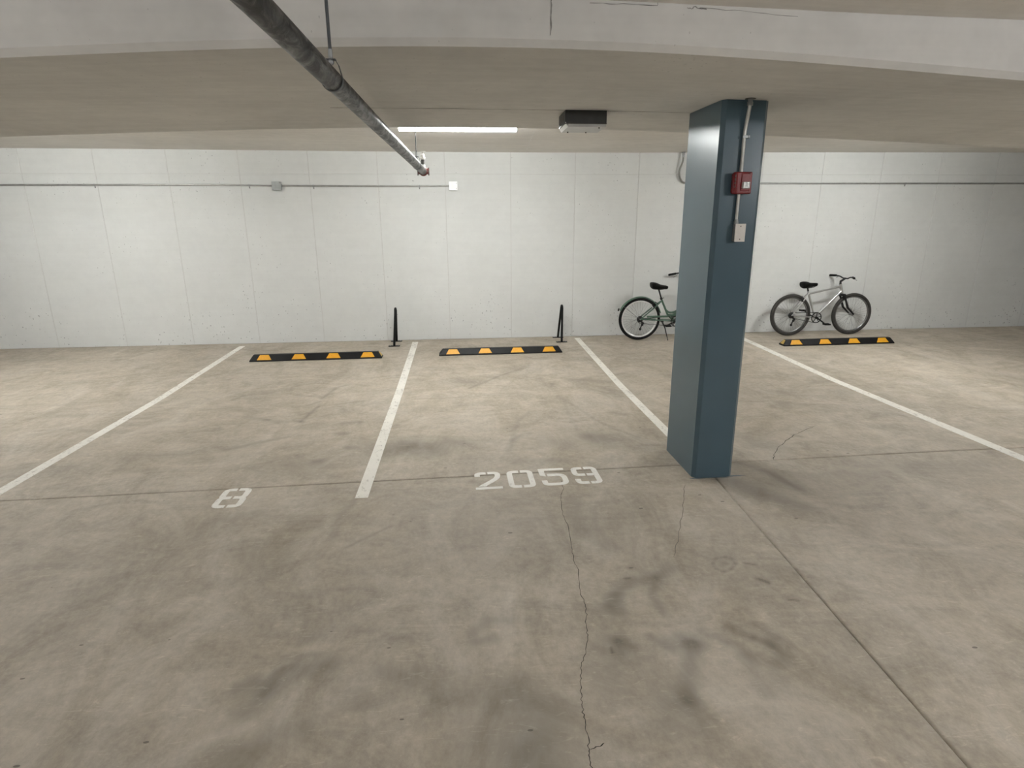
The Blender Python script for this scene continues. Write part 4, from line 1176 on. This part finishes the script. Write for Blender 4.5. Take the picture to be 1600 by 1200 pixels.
MB().lathe([(0.022, 0), (0.024, 0.010), (0.018, 0.016)], (-0.335, 0, R_ + 0.150), (-1, 0, 0.35), 12).build('tail_reflector', M['saddle'], fd)
fender(gb, 1.13, R_, 0.024, math.radians(160), math.radians(40), M['green'], 0.062)
MB().tube([(0.338, 0, 0.645), (0.285, 0, 0.800)], 0.0125, 12).build('seat_post', M['drive'], gb)
g = MB().lathe([(0.019, -0.016), (0.021, 0.0), (0.019, 0.016)], (0.335, 0, 0.652), (-0.43, 0, 0.9), 12)
g.tube([(0.345, -0.02, 0.655), (0.37, -0.03, 0.668)], 0.005, 6)
g.build('seat_clamp', M['drive'], gb)
saddle(gb, 0.296, 0.852, 0.272, 0.22, M['saddle'], -0.04)
MB().tube([(0.925, 0, 0.80), (0.905, 0, 0.90), (0.93, 0, 0.955)], [0.014, 0.014, 0.016], 10).build('stem', M['zinc'], gb)
bar_set(gb, [(0.93, 0, 0.955), (0.915, 0.10, 0.985), (0.83, 0.24, 1.03), (0.70, 0.30, 1.018), (0.545, 0.315, 0.990)], 3, M['saddle'], M['drive'], (0.03, 0, -0.05))
crankset(gb, BB[0] + 0.02, BB[1], 0.085, 0.165, math.radians(200))
chain(gb, 0.0, R_ - 0.028, 0.035, BB[0] + 0.02, BB[1], 0.082)
derailleur(gb, 0.0, R_)
g = MB().tube([(0.365, -0.04, 0.290), (0.372, -0.045, 0.265), (0.395, -0.085, 0.20), (0.432, -0.13, 0.03), (0.436, -0.135, 0.006)], [0.010, 0.013, 0.009, 0.007, 0.009], 8)
g.lathe([(0.016, -0.05), (0.016, 0.03)], (0.365, 0, 0.29), (0, 1, 0), 10)
g.build('kickstand', M['drive'], gb)
g = MB()
for s_ in (-1, 1):
    g.tube([(0.215, s_ * 0.05, 0.515), (0.185, s_ * 0.045, 0.555), (0.205, s_ * 0.03, 0.60)], [0.010, 0.008, 0.006], 8)
g.tube([(0.275, -0.03, 0.58), (0.24, 0, 0.60), (0.20, 0.03, 0.60)], 0.006, 6)
g.build('rear_brake', M['drive'], gb)

# ---- silver mountain bicycle at the right
bx_, by_ = 5.335, 8.965
sb = thing('bicycle', 'silver mountain bicycle with dusty tyres right of the column', 'bicycle', (bx_, by_, fz(by_)), (0, 0, 0), 'bicycles parked along the wall')
R_ = 0.340
wheel(sb, 0.0, R_, 0.027, M['tyre_worn'], M['rim_dark'], 0.020, True)
wheel(sb, 1.05, R_, 0.027, M['tyre_worn'], M['rim_dark'], 0.020, False)
BB = (0.425, 0.295)
g = MB()
lower_stays(g, (0, R_), BB, (0.262, 0.690))
g.tube([(0.255, 0, 0.72), BB[:1] + (0,) + BB[1:]], 0.016, 12)
g.tube([(0.27, 0, 0.68), (0.80, 0, 0.79)], 0.017, 12)
g.tube([(BB[0], 0, BB[1]), (0.825, 0, 0.72)], 0.021, 12)
g.tube([(0.79, 0, 0.83), (0.838, 0, 0.68)], 0.021, 12)
g.lathe([(0.024, -0.036), (0.024, 0.036)], (BB[0], 0, BB[1]), (0, 1, 0), 14)
g.build('frame', M['silver'], sb)
MB().box(0.815, 0.865, -0.075, 0.075, 0.635, 0.675).build('fork_crown', M['drive'], sb, 0.008)
g = MB()
for s_ in (-1, 1):
    g.tube([(0.842, s_ * 0.062, 0.665), (0.93, s_ * 0.062, 0.45), (1.05, s_ * 0.060, R_)], [0.015, 0.018, 0.012], 10)
g.build('fork', M['drive'], sb)
MB().tube([(0.258, 0, 0.715), (0.235, 0, 0.790)], 0.0135, 12).build('seat_post', M['drive'], sb)
saddle(sb, 0.265, 0.835, 0.27, 0.17, M['saddle'], 0.0)
MB().tube([(0.79, 0, 0.83), (0.785, 0, 0.87), (0.86, 0, 0.92)], [0.018, 0.018, 0.016], 10).build('stem', M['drive'], sb)
bar_set(sb, [(0.86, 0, 0.92), (0.86, 0.06, 0.92), (0.845, 0.14, 0.945), (0.825, 0.24, 0.948), (0.795, 0.31, 0.945)], 3, M['saddle'], M['drive'], (0.06, 0, -0.04))
crankset(sb, BB[0], BB[1], 0.088, 0.17, math.radians(-35))
chain(sb, 0.0, R_, 0.042, BB[0], BB[1], 0.085)
derailleur(sb, 0.0, R_)
g = MB()
for s_ in (-1, 1):
    g.tube([(0.165, s_ * 0.05, 0.555), (0.135, s_ * 0.045, 0.60), (0.155, s_ * 0.025, 0.645)], [0.010, 0.009, 0.006], 8)
g.build('rear_brake', M['drive'], sb)
